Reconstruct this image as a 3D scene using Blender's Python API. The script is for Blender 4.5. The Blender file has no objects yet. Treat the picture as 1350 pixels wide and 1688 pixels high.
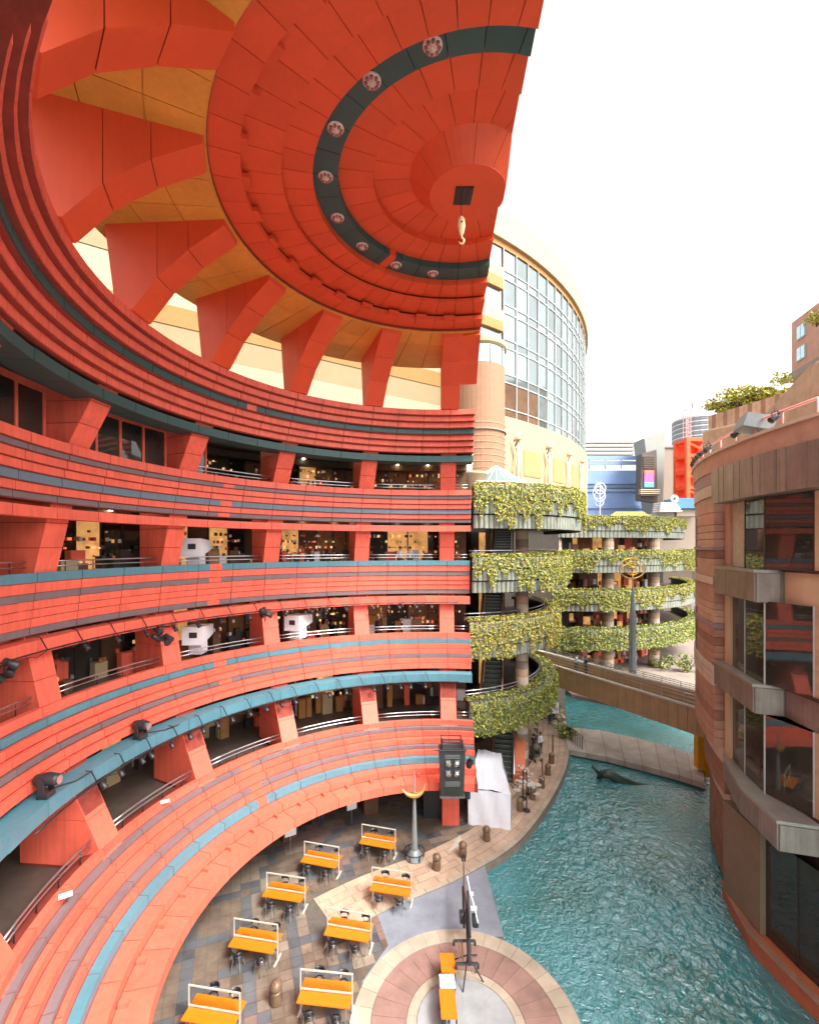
import bpy, bmesh, math, random
from math import sin, cos, pi, radians as R_
from mathutils import Vector, Matrix
random.seed(7)
sc = bpy.context.scene
COL = sc.collection
H = 16.8                                             # eye height above the plaza

# ------------------------------------------------------------------ camera
cam = bpy.data.objects.new('camera', bpy.data.cameras.new('camera'))
COL.objects.link(cam)
cam.location = (0, 0, H)
cam.rotation_euler = (pi / 2, 0, 0)
cam.data.sensor_fit = 'HORIZONTAL'
cam.data.sensor_width = 36
cam.data.lens = 754 / 1350 * 36
cam.data.shift_x = 15 / 1350
cam.data.shift_y = 57 / 1350
cam.data.clip_start = 0.05
cam.data.clip_end = 2000
sc.camera = cam

# ------------------------------------------------------------------ sky, sun, exposure
SUN_EL, SUN_AZ = 52, 128
world = bpy.data.worlds.new("World")
sc.world = world
world.use_nodes = True
wn, wl = world.node_tree.nodes, world.node_tree.links
wn.clear()
sky = wn.new('ShaderNodeTexSky')
sky.sky_type = 'NISHITA'
sky.sun_disc = False
sky.sun_elevation = R_(SUN_EL)
sky.sun_rotation = R_(SUN_AZ)
sky.air_density = 1.0
sky.dust_density = 6.0
sky.ozone_density = 1.0
hs = wn.new('ShaderNodeHueSaturation')
hs.inputs['Saturation'].default_value = 0.10         # overcast: the cloud layer takes the blue out
bgn = wn.new('ShaderNodeBackground')
bgn.inputs['Strength'].default_value = 0.15
wo = wn.new('ShaderNodeOutputWorld')
wl.new(sky.outputs[0], hs.inputs['Color'])
wl.new(hs.outputs[0], bgn.inputs['Color'])
wl.new(bgn.outputs[0], wo.inputs[0])
sun = bpy.data.objects.new('sun', bpy.data.lights.new('sun', 'SUN'))
COL.objects.link(sun)
sun.data.energy = 1.3
sun.data.angle = R_(15)
sun.data.color = (1.0, 0.96, 0.9)
sd = Vector((sin(R_(SUN_AZ)) * cos(R_(SUN_EL)), cos(R_(SUN_AZ)) * cos(R_(SUN_EL)), sin(R_(SUN_EL))))
sun.rotation_euler = sd.to_track_quat('Z', 'Y').to_euler()
sun.location = (30, -30, 80)
vs = sc.view_settings
vs.view_transform = 'Standard'
vs.look = 'None'
vs.gamma = 1
vs.use_curve_mapping = False
vs.exposure = 1.8
sc.cycles.max_bounces = 8
sc.cycles.diffuse_bounces = 5
sc.cycles.use_denoising = True

# ------------------------------------------------------------------ materials
MATS = {}
def mat(name, col, rough=.6, var=.12, scale=2.0, objvar=.0, bump=0., bscale=None, metal=0., emit=0., spec=.5,
        streak=0., ramp=None, coat=0., dirt=0.):
    if name in MATS: return MATS[name]
    m = bpy.data.materials.new(name); m.use_nodes = True
    nt = m.node_tree; n = nt.nodes; l = nt.links
    b = n['Principled BSDF']
    b.inputs['Roughness'].default_value = rough
    b.inputs['Metallic'].default_value = metal
    b.inputs['Specular IOR Level'].default_value = spec
    if coat: b.inputs['Coat Weight'].default_value = coat
    tc = n.new('ShaderNodeTexCoord'); geo = n.new('ShaderNodeNewGeometry'); P_ = geo.outputs['Position']
    nz = n.new('ShaderNodeTexNoise'); nz.inputs['Scale'].default_value = scale; nz.inputs['Detail'].default_value = 6
    nz.inputs['Roughness'].default_value = .65
    l.new(P_, nz.inputs['Vector'])
    mr = n.new('ShaderNodeMapRange')
    mr.inputs['From Min'].default_value = .3; mr.inputs['From Max'].default_value = .7
    mr.inputs['To Min'].default_value = 1 - var; mr.inputs['To Max'].default_value = 1 + var
    l.new(nz.outputs['Fac'], mr.inputs['Value'])
    val = mr.outputs[0]
    if objvar:
        oi = n.new('ShaderNodeObjectInfo')
        m2 = n.new('ShaderNodeMapRange'); m2.inputs['To Min'].default_value = 1 - objvar; m2.inputs['To Max'].default_value = 1 + objvar
        l.new(oi.outputs['Random'], m2.inputs['Value'])
        mu = n.new('ShaderNodeMath'); mu.operation = 'MULTIPLY'
        l.new(val, mu.inputs[0]); l.new(m2.outputs[0], mu.inputs[1]); val = mu.outputs[0]
    if streak:
        mp = n.new('ShaderNodeMapping'); mp.inputs['Scale'].default_value = (5, 5, .35)
        l.new(P_, mp.inputs['Vector'])
        n3 = n.new('ShaderNodeTexNoise'); n3.inputs['Scale'].default_value = 1.4; n3.inputs['Detail'].default_value = 4
        l.new(mp.outputs[0], n3.inputs['Vector'])
        m3 = n.new('ShaderNodeMapRange'); m3.inputs['From Min'].default_value = .35; m3.inputs['From Max'].default_value = .75
        m3.inputs['To Min'].default_value = 1 + streak * .3; m3.inputs['To Max'].default_value = 1 - streak
        l.new(n3.outputs['Fac'], m3.inputs['Value'])
        mu = n.new('ShaderNodeMath'); mu.operation = 'MULTIPLY'
        l.new(val, mu.inputs[0]); l.new(m3.outputs[0], mu.inputs[1]); val = mu.outputs[0]
    if dirt:
        nd = n.new('ShaderNodeTexNoise'); nd.inputs['Scale'].default_value = .55; nd.inputs['Detail'].default_value = 7; nd.inputs['Roughness'].default_value = .7
        l.new(P_, nd.inputs['Vector'])
        md = n.new('ShaderNodeMapRange'); md.inputs['From Min'].default_value = .42; md.inputs['From Max'].default_value = .68
        md.inputs['To Min'].default_value = 1 + dirt * .2; md.inputs['To Max'].default_value = 1 - dirt
        l.new(nd.outputs['Fac'], md.inputs['Value'])
        mu = n.new('ShaderNodeMath'); mu.operation = 'MULTIPLY'
        l.new(val, mu.inputs[0]); l.new(md.outputs[0], mu.inputs[1]); val = mu.outputs[0]
    mix = n.new('ShaderNodeVectorMath'); mix.operation = 'SCALE'
    if ramp:
        cr = n.new('ShaderNodeValToRGB'); cr.color_ramp.interpolation = 'CONSTANT'
        e = cr.color_ramp.elements
        while len(e) > 1: e.remove(e[-1])
        for i, (p, c) in enumerate(ramp):
            q = e[0] if i == 0 else e.new(p)
            q.position = p; q.color = (*c, 1)
        sx = n.new('ShaderNodeSeparateXYZ'); l.new(tc.outputs['Object'], sx.inputs[0])
        dv = n.new('ShaderNodeMath'); dv.operation = 'DIVIDE'; dv.inputs[1].default_value = 2.0
        l.new(sx.outputs['Z'], dv.inputs[0]); l.new(dv.outputs[0], cr.inputs[0])
        l.new(cr.outputs['Color'], mix.inputs[0])
    else:
        mix.inputs[0].default_value = col
    l.new(val, mix.inputs['Scale'])
    l.new(mix.outputs[0], b.inputs['Base Color'])
    if emit:
        l.new(mix.outputs[0], b.inputs['Emission Color']); b.inputs['Emission Strength'].default_value = emit
    if bump:
        nb = n.new('ShaderNodeTexNoise'); nb.inputs['Scale'].default_value = bscale or scale * 6; nb.inputs['Detail'].default_value = 5
        l.new(P_, nb.inputs['Vector'])
        bp = n.new('ShaderNodeBump'); bp.inputs['Strength'].default_value = bump; bp.inputs['Distance'].default_value = .02
        l.new(nb.outputs['Fac'], bp.inputs['Height']); l.new(bp.outputs[0], b.inputs['Normal'])
    MATS[name] = m
    return m

RED = mat('coral_red_paint', (.80, .135, .080), .55, .08, .8, .06, .08, 20, streak=.16, dirt=.10)
REDD = mat('joint_dark_red', (.24, .035, .02), .8, .2, 3)
DOME = mat('dome_red_bounce_tone', (.74, .085, .024), .55, .06, .8, .05, .08, 18, streak=.04)  # coral red deepened in colour for the bounce-lit underside of the dome
BLUE = mat('stripe_blue_paint', (.082, .22, .27), .5, .08, .9, .05, streak=.10)
TEAL = mat('stripe_dark_teal_paint', (.028, .085, .08), .5, .10, 1.2, .05)
GREY = mat('stripe_mauve_grey_paint', (.175, .135, .14), .55, .08, 1.2, .05, streak=.08)
SLATE = mat('stripe_slate_blue_paint', (.13, .19, .23), .55, .08, 1.2, .05, streak=.08)
AMBER = mat('amber_plaster', (.74, .30, .045), .6, .10, .6, .08, streak=.08)
CREAM = mat('cream_render', (.42, .32, .185), .7, .06, .8, .04)
WHITEW = mat('white_render', (.55, .52, .45), .7, .05, .8, .04)
ORANGEW = mat('orange_render', (.40, .18, .045), .7, .06, .8, .04)
FLOORD = mat('gallery_floor_brown', (.075, .055, .045), .45, .25, 2, bump=.05)
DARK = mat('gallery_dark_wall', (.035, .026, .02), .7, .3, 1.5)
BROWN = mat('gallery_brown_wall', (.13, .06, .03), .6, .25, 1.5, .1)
WOOD = mat('shop_wood_panel', (.30, .15, .05), .5, .25, 3, .1)
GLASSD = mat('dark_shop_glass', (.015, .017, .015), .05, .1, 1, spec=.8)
LIT = mat('lit_shop_display', (.8, .42, .14), .5, .45, 1.2, emit=.16)  # displays glow faintly by themselves in place of shop lighting
LAMP = mat('lit_lamp', (1.0, .82, .55), .5, .0, 1, emit=9)
STEEL = mat('stainless_steel', (.55, .56, .58), .28, .1, 6, metal=.9)
IRON = mat('black_iron', (.022, .022, .024), .45, .2, 6)
GUN = mat('black_lamp_housing', (.03, .03, .033), .4, .2, 8)
LENS = mat('lamp_lens', (.45, .42, .38), .08, .2, 10, metal=.6)
WHITEP = mat('white_paint', (.78, .78, .79), .5, .05, 2, bump=.03)
TARP = mat('white_tarpaulin', (.80, .81, .86), .6, .04, 1.5, bump=.35, bscale=2.5)
GOLD = mat('gold_metal', (.80, .48, .14), .32, .12, 6, metal=.8)
PALEGOLD = mat('pale_gilded_plaster', (.80, .62, .34), .4, .12, 6)
ROSE = mat('rosette_pink_white', (.72, .50, .44), .5, .3, 7)
TABLEO = mat('orange_table_top', (.56, .155, .005), .45, .05, 3, .03)
TABLEE = mat('table_edge_cream', (.75, .55, .30), .5, .1, 3)
ACRYL = mat('screen_frame_ivory', (.50, .45, .36), .45, .06, 3)
BLACKP = mat('black_chair_plastic', (.018, .018, .02), .3, .2, 6)
STONEB = mat('brown_granite', (.16, .095, .055), .35, .3, 14, .1, .05)
BEIGE = mat('beige_paving_stone', (.45, .31, .215), .7, .12, 1.2, .10, .15, 30, dirt=0.25)
BEIGE2 = mat('sand_paving_stone', (.38, .305, .225), .75, .10, 1.2, .07, .15, 30, dirt=0.22)
PINKST = mat('pink_paving_stone', (.26, .15, .12), .7, .14, 1.2, .07, .12, 30, dirt=0.25)
GREYST = mat('grey_paving_stone', (.21, .225, .26), .65, .10, 1.2, .04, .1, 30, dirt=0.22)
DISCST = mat('grey_stage_disc', (.29, .29, .29), .7, .12, 1.0, .03, .1, 30, dirt=0.22)
TILE_B = mat('tile_brown', (.155, .112, .082), .5, .25, 2.0, .32, .1, dirt=0.30)
TILE_T = mat('tile_tan', (.225, .175, .13), .55, .18, 2.0, .14, .1, dirt=0.30)
TILE_D = mat('tile_charcoal', (.075, .075, .08), .5, .25, 2.0, .2, .1, dirt=0.20)
TILE_P = mat('tile_dusty_pink', (.20, .125, .105), .55, .2, 2.0, .16, .1, dirt=0.30)
TILE_W = mat('tile_pale', (.50, .46, .38), .6, .1, 2.0, .06, .1)
TILE_G = mat('tile_mid_grey', (.10, .10, .105), .55, .15, 2.0, .12, .1, dirt=0.25)
GROUT = mat('paving_grout', (.10, .085, .07), .9, .2, 3)
EARTH = mat('ground_earth', (.12, .10, .08), .9, .2, .5)
KERB = mat('canal_wall_stone', (.22, .17, .13), .8, .25, 2, bump=.2)
BRICK = mat('red_brown_brick', (.45, .25, .17), .8, .16, 1.5, .08, .3, 12, dirt=0.18)
BRICKL = mat('light_brick', (.50, .31, .215), .8, .12, 1.5, .08, .25, 12, dirt=0.18)
BRICKD = mat('dark_brick', (.31, .155, .10), .8, .2, 1.5, .12, .3, 12, dirt=0.20)
SANDST = mat('pale_stone_band', (.56, .47, .37), .75, .10, 1.5, .05, .1, dirt=0.15)
MAUVE = mat('mauve_stone_band', (.32, .22, .22), .75, .12, 1.5, .05, .1)
BRONZE = mat('weathered_bronze_panel', (.27, .22, .185), .42, .22, 1.0, .10, .06, metal=.35, streak=.25)
BRONZED = mat('dark_bronze_frame', (.05, .038, .03), .4, .2, 3, metal=.3)
TRAV = mat('travertine_column', (.52, .36, .22), .65, .14, 2.5, .05, .15, dirt=0.20)
LEDGE = mat('terracotta_ledge', (.46, .13, .055), .6, .12, 2, bump=.1)
SHOPGL = mat('tinted_window_glass', (.035, .032, .025), .03, .3, .4, spec=.75, coat=.1)
CURT = mat('pale_curtain', (.42, .42, .30), .8, .25, 5)
TOWERG = mat('pale_tower_glass', (.23, .275, .27), .06, .12, .35, .26, metal=.6)
TOWERD = mat('brown_tower_glass', (.22, .13, .08), .08, .25, .8, .15, metal=.4)
MULL = mat('tower_mullion', (.46, .48, .47), .4, .05, 3)  # panes and mullions kept close in tone to suggest haze on the tower
CYLB = mat('tan_rib_brick', (.30, .155, .085), .75, .10, 2, .05, .15)
CONC = mat('planter_concrete', (.25, .265, .215), .75, .14, 1.0, .04, .15, 12, streak=.25, dirt=0.20)
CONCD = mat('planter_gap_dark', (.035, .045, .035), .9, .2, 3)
SOIL = mat('planter_soil', (.07, .055, .03), .9, .3, 6)
STAIRO = mat('orange_stair_side', (.55, .15, .06), .6, .12, 1.5)
TREAD = mat('escalator_tread', (.10, .115, .10), .5, .2, 5, metal=.3)
BRIDGE = mat('brown_bridge_panel', (.46, .28, .145), .6, .12, 1.2, .06, streak=.12)
DECK = mat('bridge_deck_stone', (.56, .48, .40), .75, .10, 1.5, .05)
SLABB = mat('footbridge_stone', (.40, .33, .28), .75, .12, 1.0, .06, .15, 20, dirt=0.25)
YEL = mat('yellow_paint', (.85, .40, .02), .5, .06, 3)
BLUEB = mat('blue_cladding', (.22, .33, .58), .6, .06, .5, .05)  # blue lightened, putting background haze into the colour
BLUEL = mat('pale_blue_band', (.22, .32, .55), .6, .05, .5)
BLUED = mat('deep_blue_cladding', (.08, .22, .42), .6, .06, .5)
PALEG = mat('pale_grey_green_wall', (.30, .32, .285), .7, .05, .5)
TANW = mat('tan_wall', (.27, .215, .17), .75, .06, .5)
LOUV = mat('beige_louvre', (.31, .29, .25), .7, .05, .8)
ORED = mat('vermilion_steel', (.80, .10, .02), .5, .08, 1)
PINKT = mat('pink_steel', (.75, .30, .28), .5, .08, 1)
GREYM = mat('grey_ribbed_metal', (.28, .30, .31), .45, .08, 2)
SIGND = mat('dark_sign_frame', (.10, .085, .075), .6, .15, 3)
SCR_R = mat('screen_red', (.95, .12, .10), .4, .2, 1.5, emit=.5)
SCR_P = mat('screen_magenta', (.75, .10, .45), .4, .2, 1.5, emit=.5)
SCR_B = mat('screen_blue', (.10, .40, .70), .4, .2, 1.5, emit=.5)
WIN_B = mat('sky_window_glass', (.45, .62, .66), .06, .1, 1, metal=.7)
LEAF_Y = mat('ivy_yellow_green', (.40, .37, .05), .55, .2, 3)
LEAF_G = mat('ivy_green', (.23, .28, .05), .5, .2, 3)
LEAF_D = mat('ivy_dark', (.13, .18, .045), .5, .2, 3)
LEAF_O = mat('ivy_orange_brown', (.42, .25, .06), .55, .25, 3)
BARK = mat('bark', (.10, .07, .045), .9, .3, 6, bump=.3)
CAST = mat('grey_cast_metal', (.25, .28, .28), .45, .12, 4, metal=.3)
PAPER = mat('white_paper', (.80, .80, .82), .7, .03, 4)
MARK = mat('printed_ink_blue', (.15, .22, .45), .7, .1, 6)
SLIME = mat('wet_dark_stone', (.03, .05, .035), .35, .3, 5, bump=.2)
AWN = mat('pale_aqua_glass_awning', (.13, .18, .165), .3, .1, 1)
WALLT = mat('warm_tan_wall', (.56, .42, .26), .7, .08, 1, .04)

def water_mat():
    m = bpy.data.materials.new('canal_water'); m.use_nodes = True
    nt = m.node_tree; n = nt.nodes; l = nt.links; b = n['Principled BSDF']
    b.inputs['Roughness'].default_value = .045
    b.inputs['IOR'].default_value = 2.05
    b.inputs['Specular IOR Level'].default_value = .9
    tc = n.new('ShaderNodeTexCoord')
    n0 = n.new('ShaderNodeTexNoise'); n0.inputs['Scale'].default_value = .22; n0.inputs['Detail'].default_value = 3
    l.new(tc.outputs['Object'], n0.inputs['Vector'])
    cr = n.new('ShaderNodeValToRGB'); e = cr.color_ramp.elements
    e[0].position = .32; e[0].color = (.022, .160, .155, 1); e[1].position = .68; e[1].color = (.032, .255, .29, 1)
    l.new(n0.outputs['Fac'], cr.inputs[0]); l.new(cr.outputs[0], b.inputs['Base Color'])
    # chop: strong in the open basin, calmer along the plaza edge (a broad noise decides where)
    na = n.new('ShaderNodeTexNoise'); na.inputs['Scale'].default_value = 1.9; na.inputs['Detail'].default_value = 3.5; na.inputs['Distortion'].default_value = 1.4
    l.new(tc.outputs['Object'], na.inputs['Vector'])
    nb = n.new('ShaderNodeTexNoise'); nb.inputs['Scale'].default_value = 6.5; nb.inputs['Detail'].default_value = 3; nb.inputs['Distortion'].default_value = .6
    l.new(tc.outputs['Object'], nb.inputs['Vector'])
    n2 = n.new('ShaderNodeTexNoise'); n2.inputs['Scale'].default_value = .13; n2.inputs['Detail'].default_value = 1
    l.new(tc.outputs['Object'], n2.inputs['Vector'])
    mr = n.new('ShaderNodeMapRange'); mr.inputs['From Min'].default_value = .38; mr.inputs['From Max'].default_value = .58
    mr.inputs['To Min'].default_value = .35; mr.inputs['To Max'].default_value = 1.0
    l.new(n2.outputs['Fac'], mr.inputs['Value'])
    b1 = n.new('ShaderNodeBump'); b1.inputs['Distance'].default_value = .16
    l.new(na.outputs['Fac'], b1.inputs['Height']); l.new(mr.outputs[0], b1.inputs['Strength'])
    b2 = n.new('ShaderNodeBump'); b2.inputs['Distance'].default_value = .06; b2.inputs['Strength'].default_value = .8
    l.new(nb.outputs['Fac'], b2.inputs['Height']); l.new(b1.outputs[0], b2.inputs['Normal'])
    l.new(b2.outputs[0], b.inputs['Normal'])
    return m
WATER = water_mat()

# ------------------------------------------------------------------ mesh helpers
class MB:
    def __init__(s): s.v = []; s.f = []; s.m = []; s.mats = []
    def mi(s, m):
        if m not in s.mats: s.mats.append(m)
        return s.mats.index(m)
    def add(s, vs, fs, m):
        o = len(s.v); s.v += [tuple(v) for v in vs]; k = s.mi(m)
        for f in fs: s.f.append([i + o for i in f]); s.m.append(k)
        return s
    def box(s, c, d, m, rz=0., M=None):
        x, y, z = d[0] / 2, d[1] / 2, d[2] / 2
        P = [Vector((i * x, j * y, k * z)) for k in (-1, 1) for j in (-1, 1) for i in (-1, 1)]
        if M is None: M = Matrix.Rotation(rz, 3, 'Z')
        P = [M @ p + Vector(c) for p in P]
        return s.add(P, [(0, 2, 3, 1), (4, 5, 7, 6), (0, 1, 5, 4), (2, 6, 7, 3), (0, 4, 6, 2), (1, 3, 7, 5)], m)
    def prism(s, poly, z0, z1, m):
        n = len(poly)
        P = [(x, y, z0) for x, y in poly] + [(x, y, z1) for x, y in poly]
        F = [tuple(range(n))[::-1], tuple(range(n, 2 * n))] + [(i, (i + 1) % n, n + (i + 1) % n, n + i) for i in range(n)]
        return s.add(P, F, m)
    def plate(s, poly_rz, w, m, x0=None):
        "profile in (y, z) extruded along x by w (centred)"
        n = len(poly_rz)
        P = [(-w / 2, a, b) for a, b in poly_rz] + [(w / 2, a, b) for a, b in poly_rz]
        F = [tuple(range(n)), tuple(range(n, 2 * n))[::-1]] + [(i, n + i, n + (i + 1) % n, (i + 1) % n) for i in range(n)]
        return s.add(P, F, m)
    def sector(s, r0, r1, z0, z1, a0, a1, n, m):
        P = []
        for i in range(n + 1):
            a = R_(a0 + (a1 - a0) * i / n); x, y = -sin(a), cos(a)
            P += [(r0 * x, r0 * y, z0), (r1 * x, r1 * y, z0), (r1 * x, r1 * y, z1), (r0 * x, r0 * y, z1)]
        F = []
        for i in range(n):
            p, q = 4 * i, 4 * i + 4
            for j in range(4):
                F.append((p + j, q + j, q + (j + 1) % 4, p + (j + 1) % 4)[::-1])
        F += [(0, 1, 2, 3), tuple(4 * n + k for k in (3, 2, 1, 0))]
        return s.add(P, F, m)
    def sweep(s, prof, a0, a1, n, m):
        "closed (r,z) profile swept round the axis from a0 to a1 degrees"
        k = len(prof); P = []
        for i in range(n + 1):
            a = R_(a0 + (a1 - a0) * i / n)
            P += [(-r * sin(a), r * cos(a), z) for r, z in prof]
        F = [(i * k + j, i * k + (j + 1) % k, (i + 1) * k + (j + 1) % k, (i + 1) * k + j) for i in range(n) for j in range(k)]
        F += [tuple(range(k))[::-1], tuple(n * k + j for j in range(k))]
        return s.add(P, F, m)
    def lathe(s, prof, n, m, c=(0, 0, 0)):
        k = len(prof); P = []
        for i in range(n):
            a = 2 * pi * i / n
            P += [(c[0] + r * cos(a), c[1] + r * sin(a), c[2] + z) for r, z in prof]
        F = [(i * k + j, ((i + 1) % n) * k + j, ((i + 1) % n) * k + j + 1, i * k + j + 1) for i in range(n) for j in range(k - 1)]
        F += [tuple(i * k for i in range(n))[::-1], tuple(i * k + k - 1 for i in range(n))]
        return s.add(P, F, m)
    def tube(s, pts, r, m, n=6, closed=False):
        pts = [Vector(p) for p in pts]; N = len(pts); P = []
        rr = r if isinstance(r, (list, tuple)) else [r] * N
        up = None
        for i in range(N):
            if closed: d = pts[(i + 1) % N] - pts[i - 1]
            else: d = pts[min(i + 1, N - 1)] - pts[max(i - 1, 0)]
            d.normalize()
            if up is None: up = d.orthogonal().normalized()
            up = (up - d * up.dot(d)).normalized() if (up - d * up.dot(d)).length > 1e-5 else d.orthogonal().normalized()
            w = d.cross(up)
            P += [pts[i] + (up * cos(2 * pi * j / n) + w * sin(2 * pi * j / n)) * rr[i] for j in range(n)]
        F = []
        for i in range(N if closed else N - 1):
            q = (i + 1) % N
            F += [(i * n + j, i * n + (j + 1) % n, q * n + (j + 1) % n, q * n + j) for j in range(n)]
        if not closed: F += [tuple(range(n))[::-1], tuple((N - 1) * n + j for j in range(n))]
        return s.add(P, F, m)
    def mesh(s, name, smooth=False, clip=None):
        me = bpy.data.meshes.new(name); me.from_pydata(s.v, [], s.f)
        for m in s.mats: me.materials.append(m)
        me.polygons.foreach_set('material_index', s.m)
        bm = bmesh.new(); bm.from_mesh(me)
        if clip:
            co, no = clip
            r = bmesh.ops.bisect_plane(bm, geom=bm.verts[:] + bm.edges[:] + bm.faces[:], plane_co=co, plane_no=no, clear_outer=True)
            bmesh.ops.holes_fill(bm, edges=[e for e in bm.edges if len(e.link_faces) == 1], sides=0)
        bmesh.ops.recalc_face_normals(bm, faces=bm.faces[:])
        bm.to_mesh(me); bm.free()
        if smooth: me.polygons.foreach_set('use_smooth', [True] * len(me.polygons))
        me.update()
        return me
    def build(s, name, parent=None, loc=(0, 0, 0), rz=0., smooth=False, clip=None):
        return place(name, s.mesh(name, smooth, clip), parent, loc, rz)

def place(name, me, parent=None, loc=(0, 0, 0), rz=0.):
    o = bpy.data.objects.new(name, me); COL.objects.link(o)
    o.location = loc; o.rotation_euler = (0, 0, rz)
    if parent: o.parent = parent
    return o
def tag(o, label, cat, group=None):
    o['label'] = label; o['category'] = cat
    if group: o['group'] = group
    return o
def thing(name, label, cat, loc=(0, 0, 0), rz=0., group=None):
    o = bpy.data.objects.new(name, None); COL.objects.link(o)
    o.empty_display_size = .2
    o.location = loc; o.rotation_euler = (0, 0, rz)
    return tag(o, label, cat, group)
def copy_tree(o, parent=None):
    c = o.copy(); COL.objects.link(c); c.parent = parent
    for ch in list(o.children): copy_tree(ch, c)
    return c
def struct(o): o['kind'] = 'structure'; return o
def stuff(o): o['kind'] = 'stuff'; return o
def gp(px, py, z=0.):
    "point at height z seen at that pixel of the 1350 px photograph (used to read off real positions)"
    Y = 754 * (H - z) / (py - 901.)
    return Vector(((px - 660) / 754. * Y, Y, z))
def at(px, py, Y):
    return Vector(((px - 660) / 754. * Y, Y, H + (901. - py) / 754. * Y))

# ================================================================== RED DOMED BUILDING
CX, CY = 2.35, 16.0
def Zr(z): return z + H
TAB = [(-13.88, 9.75), (-11.1, 13.2), (-8.22, 14.4), (-5.95, 15.66), (-3.3, 16.1), (-.97, 15.75), (1.6, 15.05), (3.75, 14.38), (5.95, 13.22), (8.35, 11.78)]
def Rz(z):
    if z <= TAB[0][0]: return TAB[0][1]
    for (a, ra), (b, rb) in zip(TAB, TAB[1:]):
        if z <= b: return ra + (rb - ra) * (z - a) / (b - a)
    return TAB[-1][1]
CUT0, CUTK = 1.285, .075
CLIP = ((CUT0, 0, 0), Vector((1, -CUTK, 0)).normalized())
def a_start(r): return -math.degrees(math.asin(min(1, CUT0 / r)) + math.atan(CUTK))
def a_end(r): return 180 + math.degrees(math.asin(min(1, CUT0 / r)) - math.atan(CUTK))
dome = thing('domed_building', 'coral red half dome building with curved striped balconies around the plaza', 'building', (CX, CY, 0))
A0 = -3.2
FA = 112                                             # how far round the galleries are built panel by panel
FEND = 146
COLOR = {'r': RED, 'b': BLUE, 'g': GREY, 't': TEAL, 's': SLATE}
LEVELS = {
 'F5': (8.35, 5.95, 'rrrtrrr', [1] * 7, .038),
 'F4': (3.75, 1.6, 'rgrrsrg', [1.15, .7, 1, 1, 1.05, 1, .8], .024),
 'F3': (-.97, -3.3, 'bsrgrrrg', [.95, .02, 1, .75, .85, .85, .9, .75], .018),
 'F2': (-5.95, -8.15, 'rbrrgrr', [1.2, .9, 1, .95, .7, 1, 1], .018),
 'F1': (-11.1, -13.88, 'rgrrgrbrr', [1.05, .62, 1, 1, .6, 1, 1.1, 1.15, 1.5], .018),
}
panels_made = 0
for lv, (zt, zb, cols, hts, gap) in LEVELS.items():
    tot = sum(hts); z = zt; rows = []
    for c, h in zip(cols, hts):
        dz = (zt - zb) * h / tot
        if h > .1: rows.append([z, z - dz + gap, c])
        z -= dz
    for r in rows:
        zm = (r[0] + r[1]) / 2
        r.append(Rz(zm))
    if lv == 'F1':
        # seat-like steps: each row comes further in, the last one is a wide rounded lip
        rr = [13.2, 12.95, 12.75, 12.4, 12.1, 11.9, 11.55, 10.95, 9.95]
        for r, q in zip(rows, rr): r[3] = q
    # core behind the panels
    prof = []
    for (a, b, c, q) in rows: prof += [(q + .05, Zr(a) - .012), (q + .05, Zr(b) - .012 - gap)]
    rb = max(q for _, _, _, q in rows)
    prof += [(rb + 1.0, Zr(zb) + .02), (rb + 1.0, Zr(zt) - .3)]
    mb = MB(); mb.sweep(prof, a_start(rb) - 3, FEND, 44, REDD)
    core = mb.build('balcony_fascia', dome, clip=CLIP)
    # panels
    js = [A0 - 7.5 + 7.5 * i for i in range(40)]
    rest = MB()
    for ri, (a, b, c, q) in enumerate(rows):
        nxt = rows[ri - 1][3] if ri else q
        dep = .30 if lv not in ('F1', 'F2') else (nxt - q - .022 if nxt - q > .09 else nxt - q + .25)
        cache = {}
        for j0 in js:
            if j0 > FEND - 7.6: break
            m = COLOR[c]
            first = j0 < A0
            split = (c != 'r') and abs(j0 - 49.3) < .1
            segs = [(0, 7.5, m)]
            if split: segs = [(0, 2.45, m), (2.45, 5.05, RED), (5.05, 7.5, m)]
            for s0, s1, mm in segs:
                jg = math.degrees(.016 / q)
                own = (lv in ('F1', 'F2') and j0 < (FA if lv == 'F1' else 90)) or (lv == 'F3' and j0 < 40 and c != 'g')
                if own:
                    key = (s0, s1, mm.name, first)
                    if key not in cache:
                        mb = MB(); mb.sector(q, q + dep, Zr(b), Zr(a), s0 + (jg if s0 == 0 else 0), s1 - (jg if s1 == 7.5 else 0), 3 if s1 - s0 > 5 else 1, mm)
                        if first:
                            rotm = Matrix.Rotation(R_(-j0), 3, 'Z')
                            cache[key] = mb.mesh('fascia_panel', clip=(rotm @ Vector(CLIP[0]), rotm @ CLIP[1]))
                        else: cache[key] = mb.mesh('fascia_panel')
                    place('fascia_panel', cache[key], core, (0, 0, 0), R_(j0)); panels_made += 1
                else:
                    rest.sector(q, q + dep, Zr(b), Zr(a), j0 + s0 + (jg if s0 == 0 else 0), j0 + s1 - (jg if s1 == 7.5 else 0), 3 if s1 - s0 > 5 else 1, mm)
    if rest.v: stuff(rest.build('fascia_panelling', core, clip=CLIP))
    LEVELS[lv] = (zt, zb, rows, rb)
    # slab: gallery floor above, ceiling below
    mb = MB(); mb.sector(rb + .45, 22, Zr(zb) + .3, Zr(zt) - .75, a_start(16) - 2, FEND, 40, FLOORD)
    mb.build('gallery_slab', dome, clip=CLIP)

# little blocks on the lower ledge
mb = MB(); zl_ = LEVELS['F1'][2][-1][0]
for i in range(15):
    mb.sector(10.62, 10.90, Zr(zl_) - .01, Zr(zl_) + .13, A0 + 7.5 * i + 2, A0 + 7.5 * i + 3.0, 1, RED)
stuff(mb.build('ledge_block', dome))

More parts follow.
